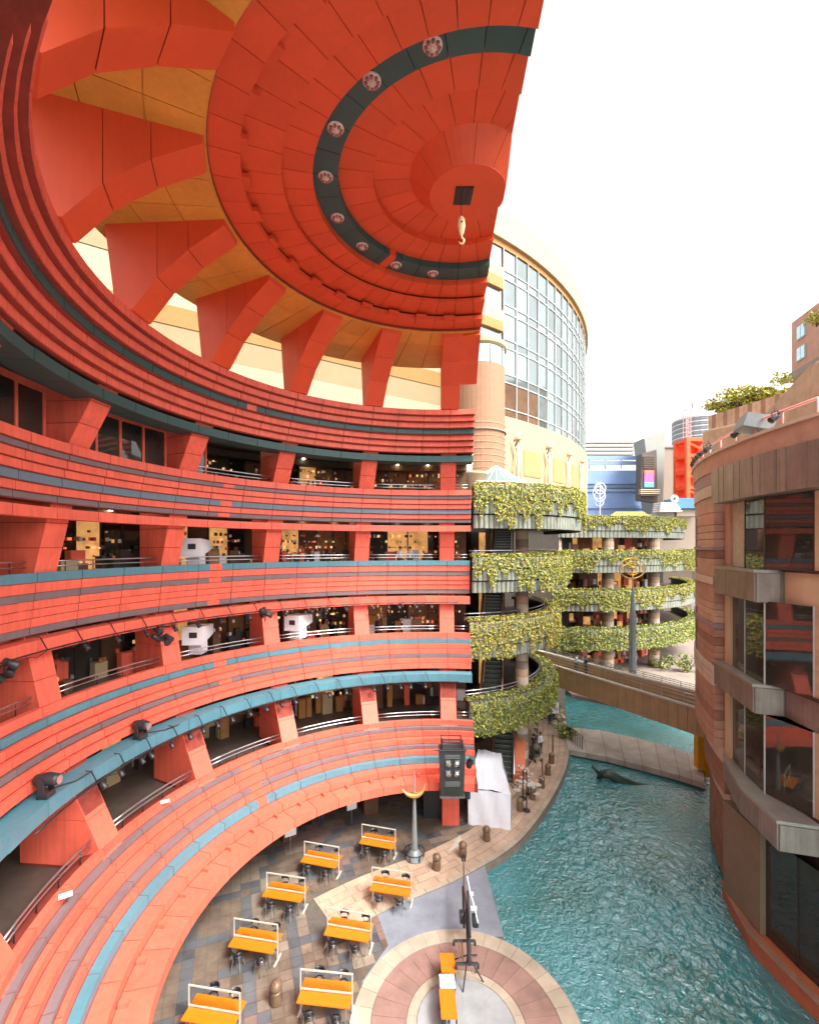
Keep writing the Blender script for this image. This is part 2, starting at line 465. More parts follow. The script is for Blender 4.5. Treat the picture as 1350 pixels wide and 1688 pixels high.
# ring beams below the balconies
def beam(name, r0, r1, z0, z1, m, split=True):
    core = MB(); core.sector(r0 + .03, r1, Zr(z0) + .01, Zr(z1) - .01, a_start(r0) - 2, FEND, 44, REDD if m is RED else m)
    c = core.build('ring_beam', dome, clip=CLIP)
    cache = {}
    for i in range(-1, 14):
        j0 = A0 + 7.5 * i
        first = i < 0
        if first not in cache:
            jg = math.degrees(.014 / r0)
            b = MB(); b.sector(r0, r1 + .004, Zr(z0), Zr(z1), jg, 7.5 - jg, 3, m)
            rotm = Matrix.Rotation(R_(-j0), 3, 'Z')
            cache[first] = b.mesh('beam_panel', clip=(rotm @ Vector(CLIP[0]), rotm @ CLIP[1]) if first else None)
        place('beam_panel', cache[first], c, (0, 0, 0), R_(j0))
beam('b5', 13.25, 14.4, 5.42, 5.80, TEAL)
beam('b4', 15.0, 15.5, 1.03, 1.42, RED)
beam('b3', 15.75, 16.5, -3.98, -3.46, RED)
beam('b2', 13.9, 14.75, -8.86, -8.34, BLUE)

# piers, 22.5 degrees apart, three stacked panels each
PIERS = [-3.2, 18.3, 40.4, 62.5, 85, 107.6]
STOREYS = [('F4', 'F5'), ('F3', 'F4'), ('F2', 'F3'), ('F1', 'F2')]
for lo, hi in STOREYS:
    zlo, zhi = LEVELS[lo][0], LEVELS[hi][1]
    rlo = LEVELS[lo][2][0][3] + .12
    rhi = LEVELS[hi][2][-1][3] + .22
    back = max(rlo, rhi) + 1.7
    def fr(z): return rlo + (rhi - rlo) * (z - zlo) / (zhi - zlo)
    zs = [zlo - .02 + (zhi - zlo + .25) * k / 3 for k in range(4)]
    mbc = MB(); mbc.plate([(fr(zlo - .7) + .05, Zr(zlo) - .74), (back - .03, Zr(zlo) - .74), (back - .03, Zr(zhi) + .25), (fr(zhi) + .05, Zr(zhi) + .25)], .94, REDD)
    corem = mbc.mesh('pier')
    pm = []
    for k in range(3):
        za, zb2 = zs[k] + (.012 if k else -.6), zs[k + 1] - .012
        b = MB(); b.plate([(fr(za), Zr(za)), (back, Zr(za)), (back, Zr(zb2)), (fr(zb2), Zr(zb2))], 1.0, RED); pm.append(b.mesh('pier_panel'))
    for a in PIERS:
        p = place('pier', corem, dome, (0, 0, 0), R_(a))
        for m in pm: place('pier_panel', m, p)
# ground floor: pier stub by the cut and piers under the ledge
for a in PIERS[1:]:
    b = MB(); b.box((0, 14.0, 1.9), (.9, 1.4, 3.8), BROWN); b.build('ground_pier', dome, (0, 0, 0), R_(a))

# railings between the piers
def arc_pts(r, z, a0, a1, n): return [(-r * sin(R_(a0 + (a1 - a0) * i / n)), r * cos(R_(a0 + (a1 - a0) * i / n)), z) for i in range(n + 1)]
for lv in ('F1', 'F2', 'F3', 'F4'):
    zt = Zr(LEVELS[lv][0]); r = LEVELS[lv][2][0][3] + .42
    hw = math.degrees(.55 / r)
    cache = None
    for i in range(5):
        a0 = hw; a1 = PIERS[i + 1] - PIERS[i] - hw
        if lv == 'F4' and i in (3, 4): continue
        if True:
            mb = MB()
            mb.tube(arc_pts(r, zt + .40, a0, a1, 6), .035, STEEL, 6); mb.tube(arc_pts(r, zt + .20, a0, a1, 6), .028, STEEL, 6)
            for k in range(4):
                a = R_(a0 + (a1 - a0) * (k + .5) / 4)
                mb.tube([(-r * sin(a), r * cos(a), zt - .25), (-r * sin(a), r * cos(a), zt + .40)], .022, IRON, 5)
            cache = mb.mesh('railing', True)
        place('railing', cache, dome, (0, 0, 0), R_(PIERS[i]))
    mb = MB(); mb.tube(arc_pts(r, zt + .40, -8.4, A0 - hw, 2), .035, STEEL, 6); mb.tube(arc_pts(r, zt + .20, -8.4, A0 - hw, 2), .028, STEEL, 6)
    mb.build('railing', dome, smooth=True)

GOODS_W = mat('glowing_goods_warm', (.9, .55, .25), .5, .4, 4, emit=.30)  # small goods given a glow of their own, standing in for shop lights
GOODS_R = mat('glowing_goods_red', (.8, .16, .06), .5, .3, 4, emit=.4)
# gallery interiors: shopfronts, ceiling lamps, windows of the top restaurants
rng = random.Random(11)
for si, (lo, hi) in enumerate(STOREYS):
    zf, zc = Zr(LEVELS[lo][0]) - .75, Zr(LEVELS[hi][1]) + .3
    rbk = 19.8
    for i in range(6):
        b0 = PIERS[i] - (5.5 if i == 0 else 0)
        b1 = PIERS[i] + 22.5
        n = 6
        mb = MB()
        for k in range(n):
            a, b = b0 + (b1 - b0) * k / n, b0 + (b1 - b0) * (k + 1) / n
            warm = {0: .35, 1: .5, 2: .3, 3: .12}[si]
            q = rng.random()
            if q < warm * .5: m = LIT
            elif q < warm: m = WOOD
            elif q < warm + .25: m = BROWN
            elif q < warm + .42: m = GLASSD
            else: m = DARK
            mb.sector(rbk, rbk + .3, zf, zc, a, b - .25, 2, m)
            mb.sector(rbk - .06, rbk + .3, zf, zc, b - .25, b, 1, BRONZED)
            # goods, counters and shelves in front
            for t in range(rng.randint(1, 4)):
                aa = a + rng.random() * (b - a); rr = rbk - .5 - rng.random() * 1.2; hh = .5 + rng.random() * 1.1
                mm = rng.choice([WOOD, WHITEP, BROWN, IRON, ORANGEW, RED, CREAM, DARK, DARK])
                w = .25 + rng.random() * .6
                mb.box((-rr * sin(R_(aa)), rr * cos(R_(aa)), zf + hh / 2), (w, .4, hh), mm, R_(aa))
                if rng.random() < .45 and si < 3:
                    for u in range(4):
                        mb.box((-rr * sin(R_(aa)) + rng.uniform(-.5, .5), rr * cos(R_(aa)) + rng.uniform(-.3, .3), zf + hh + rng.choice((.1, .1, .1, .9))), (.12, .14, .18), rng.choice([WHITEP, LIT, RED, ORANGEW, STEEL, TEAL, BROWN]), rng.random())
        if (si, i) in ((0, 0), (0, 1), (0, 2), (1, 0), (1, 1), (1, 2), (1, 3), (2, 0), (2, 1), (0, 3), (3, 1)):
            for t in range(150 if i < 2 else 90):
                aa = rng.uniform(b0 + 2, b1 - 2); zz = zf + .35 + .42 * rng.randint(0, 5); rr = rbk - .12 - .12 * rng.random()
                w = rng.uniform(.05, .15)
                mb.box((-rr * sin(R_(aa)), rr * cos(R_(aa)), zz + w / 2), (w, .14, w * rng.uniform(.8, 1.8)), rng.choice([GOODS_W, GOODS_W, GOODS_R, WHITEP, RED, BROWN, STEEL, TEAL, WOOD, DARK]), R_(aa))
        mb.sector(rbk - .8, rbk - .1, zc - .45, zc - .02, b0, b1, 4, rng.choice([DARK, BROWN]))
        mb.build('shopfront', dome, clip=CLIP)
    mb = MB()
    for i in range(6):
        for k in range(3):
            for rr in (17.2, 18.8):
                a = R_(PIERS[i] + 4 + 7 * k); c = (-rr * sin(a), rr * cos(a), zc - .06)
                if rng.random() < .75: mb.lathe([(.02, 0), (.10, -.01), (.09, .05)], 7, LAMP, c)
    stuff(mb.build('ceiling_lamp', dome, clip=CLIP))
# red framed restaurant windows on the upper floor, left bays
zf, zc = Zr(LEVELS['F4'][0]), Zr(LEVELS['F5'][1])
for i, (a0, a1, parts) in enumerate([(PIERS[3] + 2.4, PIERS[4] - 2.2, 4), (PIERS[4] + 2.4, PIERS[5] - 2.2, 4), (PIERS[3] - 6.2, PIERS[3] - 2.2, 1), (PIERS[5] + 2.2, PIERS[5] + 20, 4)]):
    r = 15.35
    fr = MB()
    fr.sector(r, r + .12, zf - .1, zf + .12, a0, a1, 6, RED); fr.sector(r, r + .12, zc - .35, zc - .1, a0, a1, 6, RED)
    for k in range(parts + 1):
        a = a0 + (a1 - a0) * k / parts
        fr.sector(r - .004, r + .13, zf + .118, zc - .348, a - .22, a + .22, 1, RED)
    f = fr.build('window', dome)
    for k in range(parts):
        g = MB(); g.sector(r + .04, r + .07, zf + .121, zc - .351, a0 + (a1 - a0) * k / parts + .24, a0 + (a1 - a0) * (k + 1) / parts - .24, 2, SHOPGL); g.build('pane', f)

# ground floor back wall under the ledge, outer wall, roof terrace
mb = MB()
for k in range(24):
    a = -5 + 6.2 * k
    mb.sector(15.3, 15.6, 0, 4.0, a, a + 5.6, 2, [GLASSD, DARK, BROWN, GLASSD, DARK][k % 5]); mb.sector(15.25, 15.6, 0, 4.0, a + 5.6, a + 6.2, 1, BRONZED)
mb.build('ground_floor_front', dome, clip=CLIP)
mb = MB(); mb.sector(22, 22.4, 0, Zr(8.2), a_start(22) - 3, FEND, 40, BROWN); mb.build('outer_wall', dome, clip=CLIP)
mb = MB(); mb.sector(12.75, 22.4, Zr(8.2) - .25, Zr(8.2), a_start(14) - 3, FEND, 40, FLOORD); mb.build('roof_terrace', dome, clip=CLIP)

# ---------------- the dome
RINGS = [  # r_in, r_out, soffit z, top z, colour
 (2.0, 3.3, 12.97, 13.5, 'r', 15), (3.3, 4.49, 12.73, 13.1, 'r', 11.25), (4.49, 5.32, 12.45, 12.9, 't', 11.25),
 (5.32, 6.3, 12.18, 12.6, 'r', 7.5), (6.3, 7.51, 11.95, 12.09, 'r', 7.5), (7.51, 8.46, 11.62, 11.84, 'r', 7.5)]
shell = MB()
shell.sweep([(.02, Zr(13.9)), (1.25, Zr(13.9)), (2.06, Zr(13.4)), (3.36, Zr(13.05)), (4.55, Zr(12.80)), (5.38, Zr(12.52)), (6.36, Zr(12.25)), (7.57, Zr(12.02)), (8.4, Zr(11.75)), (8.4, Zr(11.5)), (13.3, Zr(11.45)), (13.3, Zr(12.6)), (8, Zr(14.2)), (.02, Zr(14.9))], -90, 270, 96, REDD)
shell = shell.build('dome_shell', dome, clip=CLIP)
for (r0, r1, z0, z1, c, step) in RINGS:
    s, e = a_start(r0) - 25, a_end(r0) + 25
    k0 = math.floor((s - A0) / step); k1 = math.ceil((e - A0) / step)
    cache = None
    for k in range(k0, k1):
        j0 = A0 + step * k; mid = (r0 + r1) / 2
        if j0 + step < a_start(mid) - 14 or j0 > a_end(mid) + 14: continue
        edge = j0 < a_start(r1 + .06) + 2 or j0 + step > a_end(r1 + .06) - 2
        jg = math.degrees(.012 / r1)
        m = TEAL if c == 't' else DOME
        b = None
        gapred = (c == 't' and j0 < 41 < j0 + step)
        if gapred: m = DOME
        if edge:
            rotm = Matrix.Rotation(R_(-j0), 3, 'Z')
            b = MB(); b.sector(r0, r1 + .05, Zr(z0), Zr(z1), jg, step - jg, 3, m)
            me = b.mesh('soffit_panel', clip=(rotm @ Vector(CLIP[0]), rotm @ CLIP[1]))
            if len(me.polygons) < 4: continue
        elif gapred:
            b = MB(); b.sector(r0, r1 + .05, Zr(z0), Zr(z1), jg, step - jg, 3, TEAL)
            b = MB(); b.sector(r0, r1 + .05, Zr(z0), Zr(z1), jg, 4, 1, TEAL); b.sector(r0 - .02, r1 + .05, Zr(z0) - .02, Zr(z1), 4, 8, 1, DOME); b.sector(r0, r1 + .05, Zr(z0), Zr(z1), 8, step - jg, 1, TEAL)
            me = b.mesh('soffit_panel')
        else:
            if cache is None:
                b = MB(); b.sector(r0, r1 + .05, Zr(z0), Zr(z1), jg, step - jg, 3, m); cache = b.mesh('soffit_panel')
            me = cache
        place('soffit_panel', me, shell, (0, 0, 0), R_(j0))
# central boss with the hoist hatch
mb = MB()
for k in range(12):
    mb.sweep([(1.30, Zr(12.30)), (2.02, Zr(12.97)), (2.02, Zr(13.05)), (1.25, Zr(12.5))], -90 + 30 * k + .25, -60 + 30 * k - .25, 4, DOME)
mb.build('boss_side', shell, clip=CLIP)
mb = MB(); mb.sector(.02, 1.32, Zr(12.30), Zr(12.42), -90, 270, 32, DOME); mb.build('boss_face', shell, clip=CLIP)
mb = MB(); mb.box((-.15, .0, Zr(12.29)), (.62, .80, .06), IRON)
for x in (-.36, -.15, .06): mb.box((x, 0, Zr(12.255)), (.05, .76, .03), GUN)
mb.build('hoist_hatch', shell)
# tabs on the outer step
mb = MB()
for k in range(18):
    a = A0 + 11.25 * k
    mb.sector(7.30, 7.53, Zr(11.66), Zr(11.80), a, a + 4.2, 1, DOME)
stuff(mb.build('soffit_block', shell, clip=CLIP))
# rosettes in the teal ring
rb = MB()
rb.lathe([(.02, -.05), (.10, -.06), (.23, -.03), (.25, 0), (.25, .03)], 18, ROSE)
for k in range(8):
    a = 2 * pi * k / 8; rb.lathe([(.01, -.10), (.04, -.09), (.06, -.03)], 7, mat('rosette_dark', (.35, .12, .10), .5, .2, 6), (.16 * cos(a), .16 * sin(a), 0))
rb.lathe([(.01, -.13), (.06, -.11), (.08, -.03)], 8, ROSE)
rme = rb.mesh('rosette', True)
for px, py in [(711, 67), (605, 125), (543, 208), (528, 291), (549, 361), (592, 409), (650, 440), (712, 455)]:
    p = at(px, py, 754 * 12.42 / (901 - py)); a = math.atan2(p.y - CY, p.x - CX)
    place('rosette', rme, shell, (4.9 * cos(a), 4.9 * sin(a), Zr(12.44)))

# amber soffit panels and ribs
mb = MB(); mb.sector(8.42, 13.3, Zr(11.47), Zr(11.6), a_start(13) - 4, 190, 64, AMBER)
soff = mb.build('amber_soffit', dome, clip=CLIP)
cache = {}
for row, (r0, r1) in enumerate([(8.47, 9.9), (9.93, 11.4), (11.43, 13.28)]):
    for k in range(-1, 25):
        j0 = A0 + 7.5 * k; key = (row, k < 0)
        if key not in cache:
            b = MB(); b.sector(r0, r1, Zr(11.42), Zr(11.50), .09, 7.41, 2, AMBER)
            rotm = Matrix.Rotation(R_(-j0), 3, 'Z')
            cache[key] = b.mesh('amber_panel', clip=(rotm @ Vector(CLIP[0]), rotm @ CLIP[1]) if k < 0 else None)
        place('amber_panel', cache[key], soff, (0, 0, 0), R_(j0))
LOW = [(8.46, 11.22), (9.76, 10.40), (10.88, 9.47), (11.78, 8.37)]
core = MB(); core.plate([(8.5, Zr(11.42)), (8.5, Zr(11.27))] + [(r + .04, Zr(z) + .03) for r, z in LOW[1:]] + [(12.36, Zr(8.2)), (12.76, Zr(11.42))], 1.0, REDD)
corem = core.mesh('rib')
rpm = []
for k in range(3):
    (ra, za), (rb_, zb_) = LOW[k], LOW[k + 1]
    g = .014
    top = 11.44
    b = MB(); b.plate([(ra + g, Zr(za) - g), (rb_ - g, Zr(zb_) + g), (rb_ + .0, Zr(top)), (ra + g, Zr(top))] if k < 2 else [(ra + g, Zr(za) - g), (rb_, Zr(zb_)), (12.4, Zr(zb_)), (12.8, Zr(top)), (ra + g, Zr(top))], 1.08, DOME)
    rpm.append(b.mesh('rib_panel'))
for k in range(8):
    a = A0 + 22.5 * k
    o = place('rib', corem, dome, (0, 0, 0), R_(a))
    for m in rpm: place('rib_panel', m, o)
b = MB(); b.sweep([(8.46, Zr(11.24)), (9.76, Zr(10.43)), (10.9, Zr(9.5)), (11.05, Zr(9.62)), (9.95, Zr(10.7)), (8.62, Zr(11.45))], -16, A0 - 3.0, 5, DOME); b.build('end_skin', dome, clip=CLIP)

# ================================================================== cream banded building behind the dome
bd = thing('banded_office_building', 'cream and orange banded office wall seen through the openings under the dome', 'building', (-10, 36, 0))
ang = math.atan2(.53, .85)
zb = 0
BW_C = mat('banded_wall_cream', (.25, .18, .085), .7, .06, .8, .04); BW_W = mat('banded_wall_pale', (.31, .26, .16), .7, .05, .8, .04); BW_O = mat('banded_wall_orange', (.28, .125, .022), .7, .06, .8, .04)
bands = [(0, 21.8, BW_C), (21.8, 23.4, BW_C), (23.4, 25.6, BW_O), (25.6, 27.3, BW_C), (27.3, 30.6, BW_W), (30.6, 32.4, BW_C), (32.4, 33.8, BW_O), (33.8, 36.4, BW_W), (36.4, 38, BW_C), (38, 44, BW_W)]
for k, (a, b, m) in enumerate(bands):
    mb = MB(); mb.box((-8.5, 1.0 + .05 * (k % 2), (a + b) / 2), (50, 2.0, b - a - .03), m); mb.build('wall_band', bd, (0, 0, 0), ang)
# ================================================================== GLASS TOWER
gt = thing('glass_tower', 'pale curved glass office tower with cream cornice rising beside the red dome', 'building', (-23.1, 97.8, 0))
GR = 58.0
def gpt(r, a): return (r * sin(a), -r * cos(a))
def gsec(mb, r0, r1, z0, z1, a0, a1, n, m):
    P = []
    for i in range(n + 1):
        a = a0 + (a1 - a0) * i / n
        P += [(*gpt(r0, a), z0), (*gpt(r1, a), z0), (*gpt(r1, a), z1), (*gpt(r0, a), z1)]
    F = [(4 * i + j, 4 * i + 4 + j, 4 * i + 4 + (j + 1) % 4, 4 * i + (j + 1) % 4) for i in range(n) for j in range(4)]
    F += [(0, 1, 2, 3), tuple(4 * n + k for k in (3, 2, 1, 0))]
    mb.add(P, F, m)
def ga(px):  # angle on the drum hit by that column of the picture
    s = (px - 660) / 754.; A = 1 + s * s; B = 2 * (s * 23.1 - 97.8); Cc = 23.1 ** 2 + 97.8 ** 2 - GR ** 2
    D = max(0, B * B - 4 * A * Cc); Y = (-B - math.sqrt(D)) / (2 * A); return math.atan2(s * Y + 23.1, 97.8 - Y)
a828 = ga(829)
b = MB(); gsec(b, GR - 2, GR - .4, 0, H + 2.6, a828 - .16, a828 + .75, 24, DARK); b.build('tower_base', gt)
core = MB(); gsec(core, GR - 1.2, GR - .15, H + 2.7, 49.8, a828 - .16, a828 + .75, 30, TOWERD); core = core.build('tower_core', gt)
stepa = 2.26 / GR
FL = [(14.6, 18.5), (18.5, 22.4), (22.4, 26.3), (26.3, 30.1), (30.1, 33.4)]
vis = {}
for k in range(17):
    a0 = a828 + stepa * k; a1 = a0 + stepa
    for fi, (z0, z1) in enumerate(FL):
        brown = fi == 0 and k in (0, 1, 2)
        for zz0, zz1 in ((z0 + .95, z1), (z0, z0 + .95)):
            key = (zz0, zz1, brown)
            if key not in vis:
                b = MB(); gsec(b, GR - .1, GR, zz0 + H + .04, zz1 + H - .04, .0016, stepa - .0016, 1, TOWERD if brown else TOWERG); vis[key] = b.mesh('glass_pane')
            place('glass_pane', vis[key], core, (0, 0, 0), a0)
mb = MB()
for k in range(18):
    a = a828 + stepa * k; x, y = gpt(GR + .06, a)
    mb.box((x, y, H + 24), (.09, .16, 19), MULL, a)
for fi, (z0, z1) in enumerate(FL):
    for z in (z0, z0 + .95): gsec(mb, GR - .05, GR + .09, z + H - .05, z + H + .05, a828, a828 + stepa * 17, 24, MULL)
mb.build('mullion_grid', gt)
# cornice, left bays of alternating bands, frieze
mb = MB(); gsec(mb, GR - 1, GR + .5, H + 34.1, H + 37.3, a828 - .16, a828 + .75, 24, CREAM); gsec(mb, GR - 1, GR + .15, H + 33.4, H + 34.1, a828 - .16, a828 + .75, 24, ORANGEW); mb.build('cornice', gt)
for (z0, z1, m) in [(31.0, 33.4, TOWERG), (29.8, 31.0, CREAM), (28.6, 29.8, ORANGEW), (26.2, 28.6, TOWERG), (24.9, 26.2, CREAM), (23.9, 24.9, ORANGEW), (20.6, 23.9, TOWERG), (17, 20.6, CREAM), (8, 17, ORANGEW)]:
    mb = MB(); gsec(mb, GR - 1, GR + (.35 if m is not TOWERG else .0), H + z0, H + z1 - .02, a828 - .16, a828 - .005, 5, m); mb.build('facade_band', gt)
fz = MB(); gsec(fz, GR - 1, GR + .4, H + 2.6, H + 14.5, a828 - .02, a828 + .75, 24, CREAM); fz = fz.build('frieze', gt)
orn = MB()
pts = [(0, 0), (.75, 2.2), (.3, 4.2), (.9, 5.6), (0, 6.8), (-.9, 5.6), (-.3, 4.2), (-.75, 2.2)]
orn.tube([(x, 0, z) for x, z in pts], .07, PALEGOLD, 5, closed=True)
orn.tube([(0, -.05, -1.5), (0, -.05, 6.8)], .12, WHITEW, 6)
for s in (-1, 1):
    orn.tube([(0, 0, 1.2), (s * .9, 0, 3.2), (s * .35, 0, 5.0), (s * 1.1, 0, 6.4)], .05, PALEGOLD, 5)
    orn.tube([(s * .5 * cos(t), 0, 5.2 + .6 * sin(t)) for t in [i * pi / 4 for i in range(8)]], .05, PALEGOLD, 5, closed=True)
orn.lathe([(.02, 0), (.5, .1), (.3, .5), (.1, .8)], 8, PALEGOLD, (0, -.1, 6.4))
orn = orn.mesh('relief_ornament', True)
for px in (846, 897, 930, 951):
    a = ga(px); x, y = gpt(GR + .6, a); place('relief_ornament', orn, fz, (x, y, H + 5.6), a)
for p0, p1 in ((858, 886), (907, 923), (937, 947)):
    b = MB(); gsec(b, GR + .3, GR + .46, H + 8.2, H + 11.2, ga(p0), ga(p1), 3, mat('hazed_orange_render', (.45, .25, .10), .7, .08, 1)); b.build('orange_panel', fz)  # orange panels paled towards peach to suggest haze
    b = MB(); gsec(b, GR + .3, GR + .46, H + 3.0, H + 7.6, ga(p0), ga(p1), 3, WALLT); b.build('niche_panel', fz)

# round brick stair tower in front of it
ct = thing('brick_stair_tower', 'round tan brick stair tower with ring mouldings in front of the glass tower', 'building', (7.7, 46, 0))
mb = MB(); mb.lathe([(2.75, 0), (2.75, H + 17.6)], 40, CYLB)
body = mb.build('shaft', ct, smooth=False)
n = 0
for z in [2.0 + .62 * i for i in range(44)]:
    big = n % 7 == 0
    b = MB(); b.lathe([(2.7, z - (.1 if big else .035)), (2.9 if big else 2.79, z - (.08 if big else .03)), (2.9 if big else 2.79, z + (.08 if big else .03)), (2.7, z + (.1 if big else .035))], 36, TANW if big else BRICKL); n += 1
    if z > H - 3: b.build('ring_moulding', body)
b = MB(); b.lathe([(2.72, H + 17.6), (2.72, H + 19.3)], 32, WIN_B); b.build('lantern_window', ct)
b = MB(); b.lathe([(2.8, H + 19.3), (2.95, H + 19.5), (2.95, H + 19.9), (1.5, H + 20.3), (.05, H + 20.5)], 32, CREAM); b.build('cap', ct)
b = MB()
for k in range(10):
    a = 2 * pi * k / 10; b.box((2.78 * cos(a), 2.78 * sin(a), H + 18.4), (.1, .1, 1.7), MULL, a)
b.build('lantern_post', ct)
vt = thing('rooftop_vent', 'white boxy vent over a funnel canopy left of the planted terraces', 'vent', (5.6, 40, H + 6.6))
b = MB(); b.lathe([(.35, -2.6), (.45, -1.4), (1.4, -.4), (1.5, -.2), (1.2, -.15)], 20, WALLT); b.build('funnel', vt, (.6, 0, 0), smooth=True)
b = MB(); b.box((0, 0, 1.6), (1.1, 1.2, 2.2), WHITEP, .2); b.box((-.2, -.2, .2), (1.3, 1.2, .5), WHITEP, .2); b.build('housing', vt)
aw = thing('glass_awning', 'pale fan shaped glass awning on the cream tower base', 'awning', (9.0, 43, H + 6.2))
b = MB()
for k in range(9):
    a0, a1 = -1.2 + k * .27, -1.2 + (k + 1) * .27 - .02
    b.add([(0, 0, 1.4), (3.0 * sin(a0), -2.0 * cos(a0), -.3), (3.0 * sin(a1), -2.0 * cos(a1), -.3), (0, 0, 1.36), (3.0 * sin(a0), -2.0 * cos(a0), -.36), (3.0 * sin(a1), -2.0 * cos(a1), -.36)], [(0, 1, 2), (3, 5, 4), (0, 3, 4, 1), (1, 4, 5, 2), (2, 5, 3, 0)], AWN)
    b.tube([(0, 0, 1.4), (3.0 * sin(a0), -2.0 * cos(a0), -.3)], .05, MULL, 5)
b.build('awning_fan', aw)

# ================================================================== PLANTED TERRACES
def leaves(mb, r, n, size, place_fn, mats, wts):
    for _ in range(n):
        p, nn = place_fn(r)
        s = size * (.6 + .8 * r.random())
        d = Vector((r.gauss(0, 1), r.gauss(0, 1), r.gauss(0, 1))) * .8 + nn
        d.normalize(); u = d.orthogonal().normalized(); u.rotate(Matrix.Rotation(r.random() * 6.28, 3, d)); w = d.cross(u)
        P = [p - u * s * .5, p + w * s * .33 + d * s * .08, p + u * s * .5, p - w * s * .33 + d * s * .08]
        mb.add(P, [(0, 1, 2, 3)], r.choices(mats, wts)[0])
LM = [LEAF_Y, LEAF_G, LEAF_D, LEAF_O]
def tp(cx, cy, r, a): return Vector((r * sin(a), -r * cos(a), 0))
def terrace(label, cx, cy, r, a0, a1, ztop, zbot, cover, full, wts, flute=.36, leaf=.14, seed=1, rail=True, depth=6.5, back=True, tiers=3):
    t = thing('planted_terrace', label, 'terrace', (cx, cy, 0), 0, 'planted terraces round the atrium')
    rg = random.Random(seed)
    L = r * (a1 - a0); nf = int(L / flute)
    hh = (ztop - zbot) / tiers
    for k in range(tiers):
        z1 = ztop - hh * k; z0 = z1 - hh + .10
        mb = MB(); P = []; nn = nf * 4
        rk = r - .10 * k
        for i in range(nn + 1):
            a = a0 + (a1 - a0) * i / nn; ph = i % 4
            rr = rk + (.0, .10, .12, .10)[ph] - .06
            p = tp(cx, cy, rr, a); P += [(p.x, p.y, z0), (p.x, p.y, z1)]
        q = len(P)
        for i in range(nn + 1):
            a = a0 + (a1 - a0) * i / nn
            p = tp(cx, cy, rk - .45, a); P += [(p.x, p.y, z0), (p.x, p.y, z1)]
        F = []
        for i in range(nn):
            F += [(2 * i, 2 * i + 2, 2 * i + 3, 2 * i + 1), (q + 2 * i, q + 2 * i + 1, q + 2 * i + 3, q + 2 * i + 2),
                  (2 * i + 1, 2 * i + 3, q + 2 * i + 3, q + 2 * i + 1), (2 * i, q + 2 * i, q + 2 * i + 2, 2 * i + 2)]
        mb.add(P, F, CONC); mb.build('planter_panel', t)
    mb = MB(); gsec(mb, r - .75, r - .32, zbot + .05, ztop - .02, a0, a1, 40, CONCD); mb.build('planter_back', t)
    mb = MB(); gsec(mb, r - 1.1, r - .02, ztop - .25, ztop + .02, a0, a1, 40, SOIL); mb.build('planter_bed', t)
    mb = MB(); gsec(mb, r - depth, r - .8, zbot + .35, ztop - 1.0, a0, a1, 40, FLOORD); mb.build('terrace_slab', t)
    def spot(rg):
        while True:
            u = rg.random(); a = a0 + (a1 - a0) * u
            v = rg.random()
            if rg.random() < .22 * (1.0 if not full else .8):
                zz = ztop + rg.uniform(0, .28); rr = r - rg.uniform(-.10, 1.0); n = Vector((0, 0, 1.0))
                p = tp(cx, cy, rr, a); p.z = zz; return p, n
            lim = .5 + .5 * sin(u * 37 + seed * 3) * sin(u * 91 + seed) + .35 * sin(u * 13 + 2 * seed)
            lim = cover * (.35 + .9 * max(0, lim)) if not full else 1.06
            if v < lim:
                zz = ztop - v * (ztop - zbot) ; rr = r + rg.uniform(.0, .20 if not full else .38)
                p = tp(cx, cy, rr, a); p.z = zz; n = tp(cx, cy, 1, a) * .9 + Vector((0, 0, .5)); return p, n
    mb = MB()
    area = L * (ztop - zbot + 1.1)
    leaves(mb, rg, int(area / (leaf * leaf) * (3.2 if full else 2.8)), leaf, spot, LM, wts)
    stuff(mb.build('ivy', t))
    if rail:
        mb = MB(); mb.tube([tp(cx, cy, r - 1.15, a0 + (a1 - a0) * i / 40) + Vector((0, 0, ztop + .45)) for i in range(41)], .05, STEEL, 6)
        mb.tube([tp(cx, cy, r - 1.15, a0 + (a1 - a0) * i / 40) + Vector((0, 0, ztop + .2)) for i in range(41)], .035, STEEL, 6)
        mb.build('railing', t, smooth=True)
    return t
def astart(cx, r, x): return math.asin(max(-1, min(1, (x - cx) / r)))
WT_A = [.52, .30, .08, .10]; WT_B = [.30, .45, .20, .05]; WT_O = [.48, .17, .08, .27]
P4 = terrace('topmost ivy draped drum terrace beside the end of the red balconies, fluted concrete showing', 5.4, 41.4, 10.4, astart(5.4, 10.4, 4.95), 2.0, H + 4.15, H + 1.15, .74, False, WT_A, seed=3)
P3 = terrace('second planted terrace from top beside the red building, ivy in patches over flutes', 4.2, 42, 10.65, astart(4.2, 10.65, 4.95), 2.1, H - .75, H - 3.3, .95, False, WT_A, seed=5)
P2 = terrace('yellowing ivy terrace third from top beside the red building, curving behind its stair', 2.8, 42.6, 11.3, astart(2.8, 11.3, 4.75), 2.1, H - 5.25, H - 7.9, 1.3, False, WT_O, seed=7)
P1 = terrace('lowest bulging hedge terrace over the stairs and the white tent', 1.8, 43, 11.95, astart(1.8, 11.95, 4.75), 2.1, H - 10.75, H - 13.1, 1, True, WT_B, seed=9, leaf=.16)
BC = (24, 85)
B4 = terrace('far topmost terrace with ivy fringe under the blue building', 24, 85, 24.6, -.75, 1.5, H + 3.9, H + 1.1, .55, False, WT_A, flute=.6, leaf=.23, seed=13, rail=False)
B3 = terrace('far ivy terrace behind the ringed top of the tall pole', 24, 85, 26, -.75, 1.5, H - .7, H - 3.5, .85, False, WT_A, flute=.6, leaf=.23, seed=15, rail=False)
B2 = terrace('far fluted ivy terrace crossed by the middle of the tall pole', 24, 85, 26, -.75, 1.5, H - 5.7, H - 8.5, .8, False, WT_A, flute=.6, leaf=.23, seed=17, rail=False)
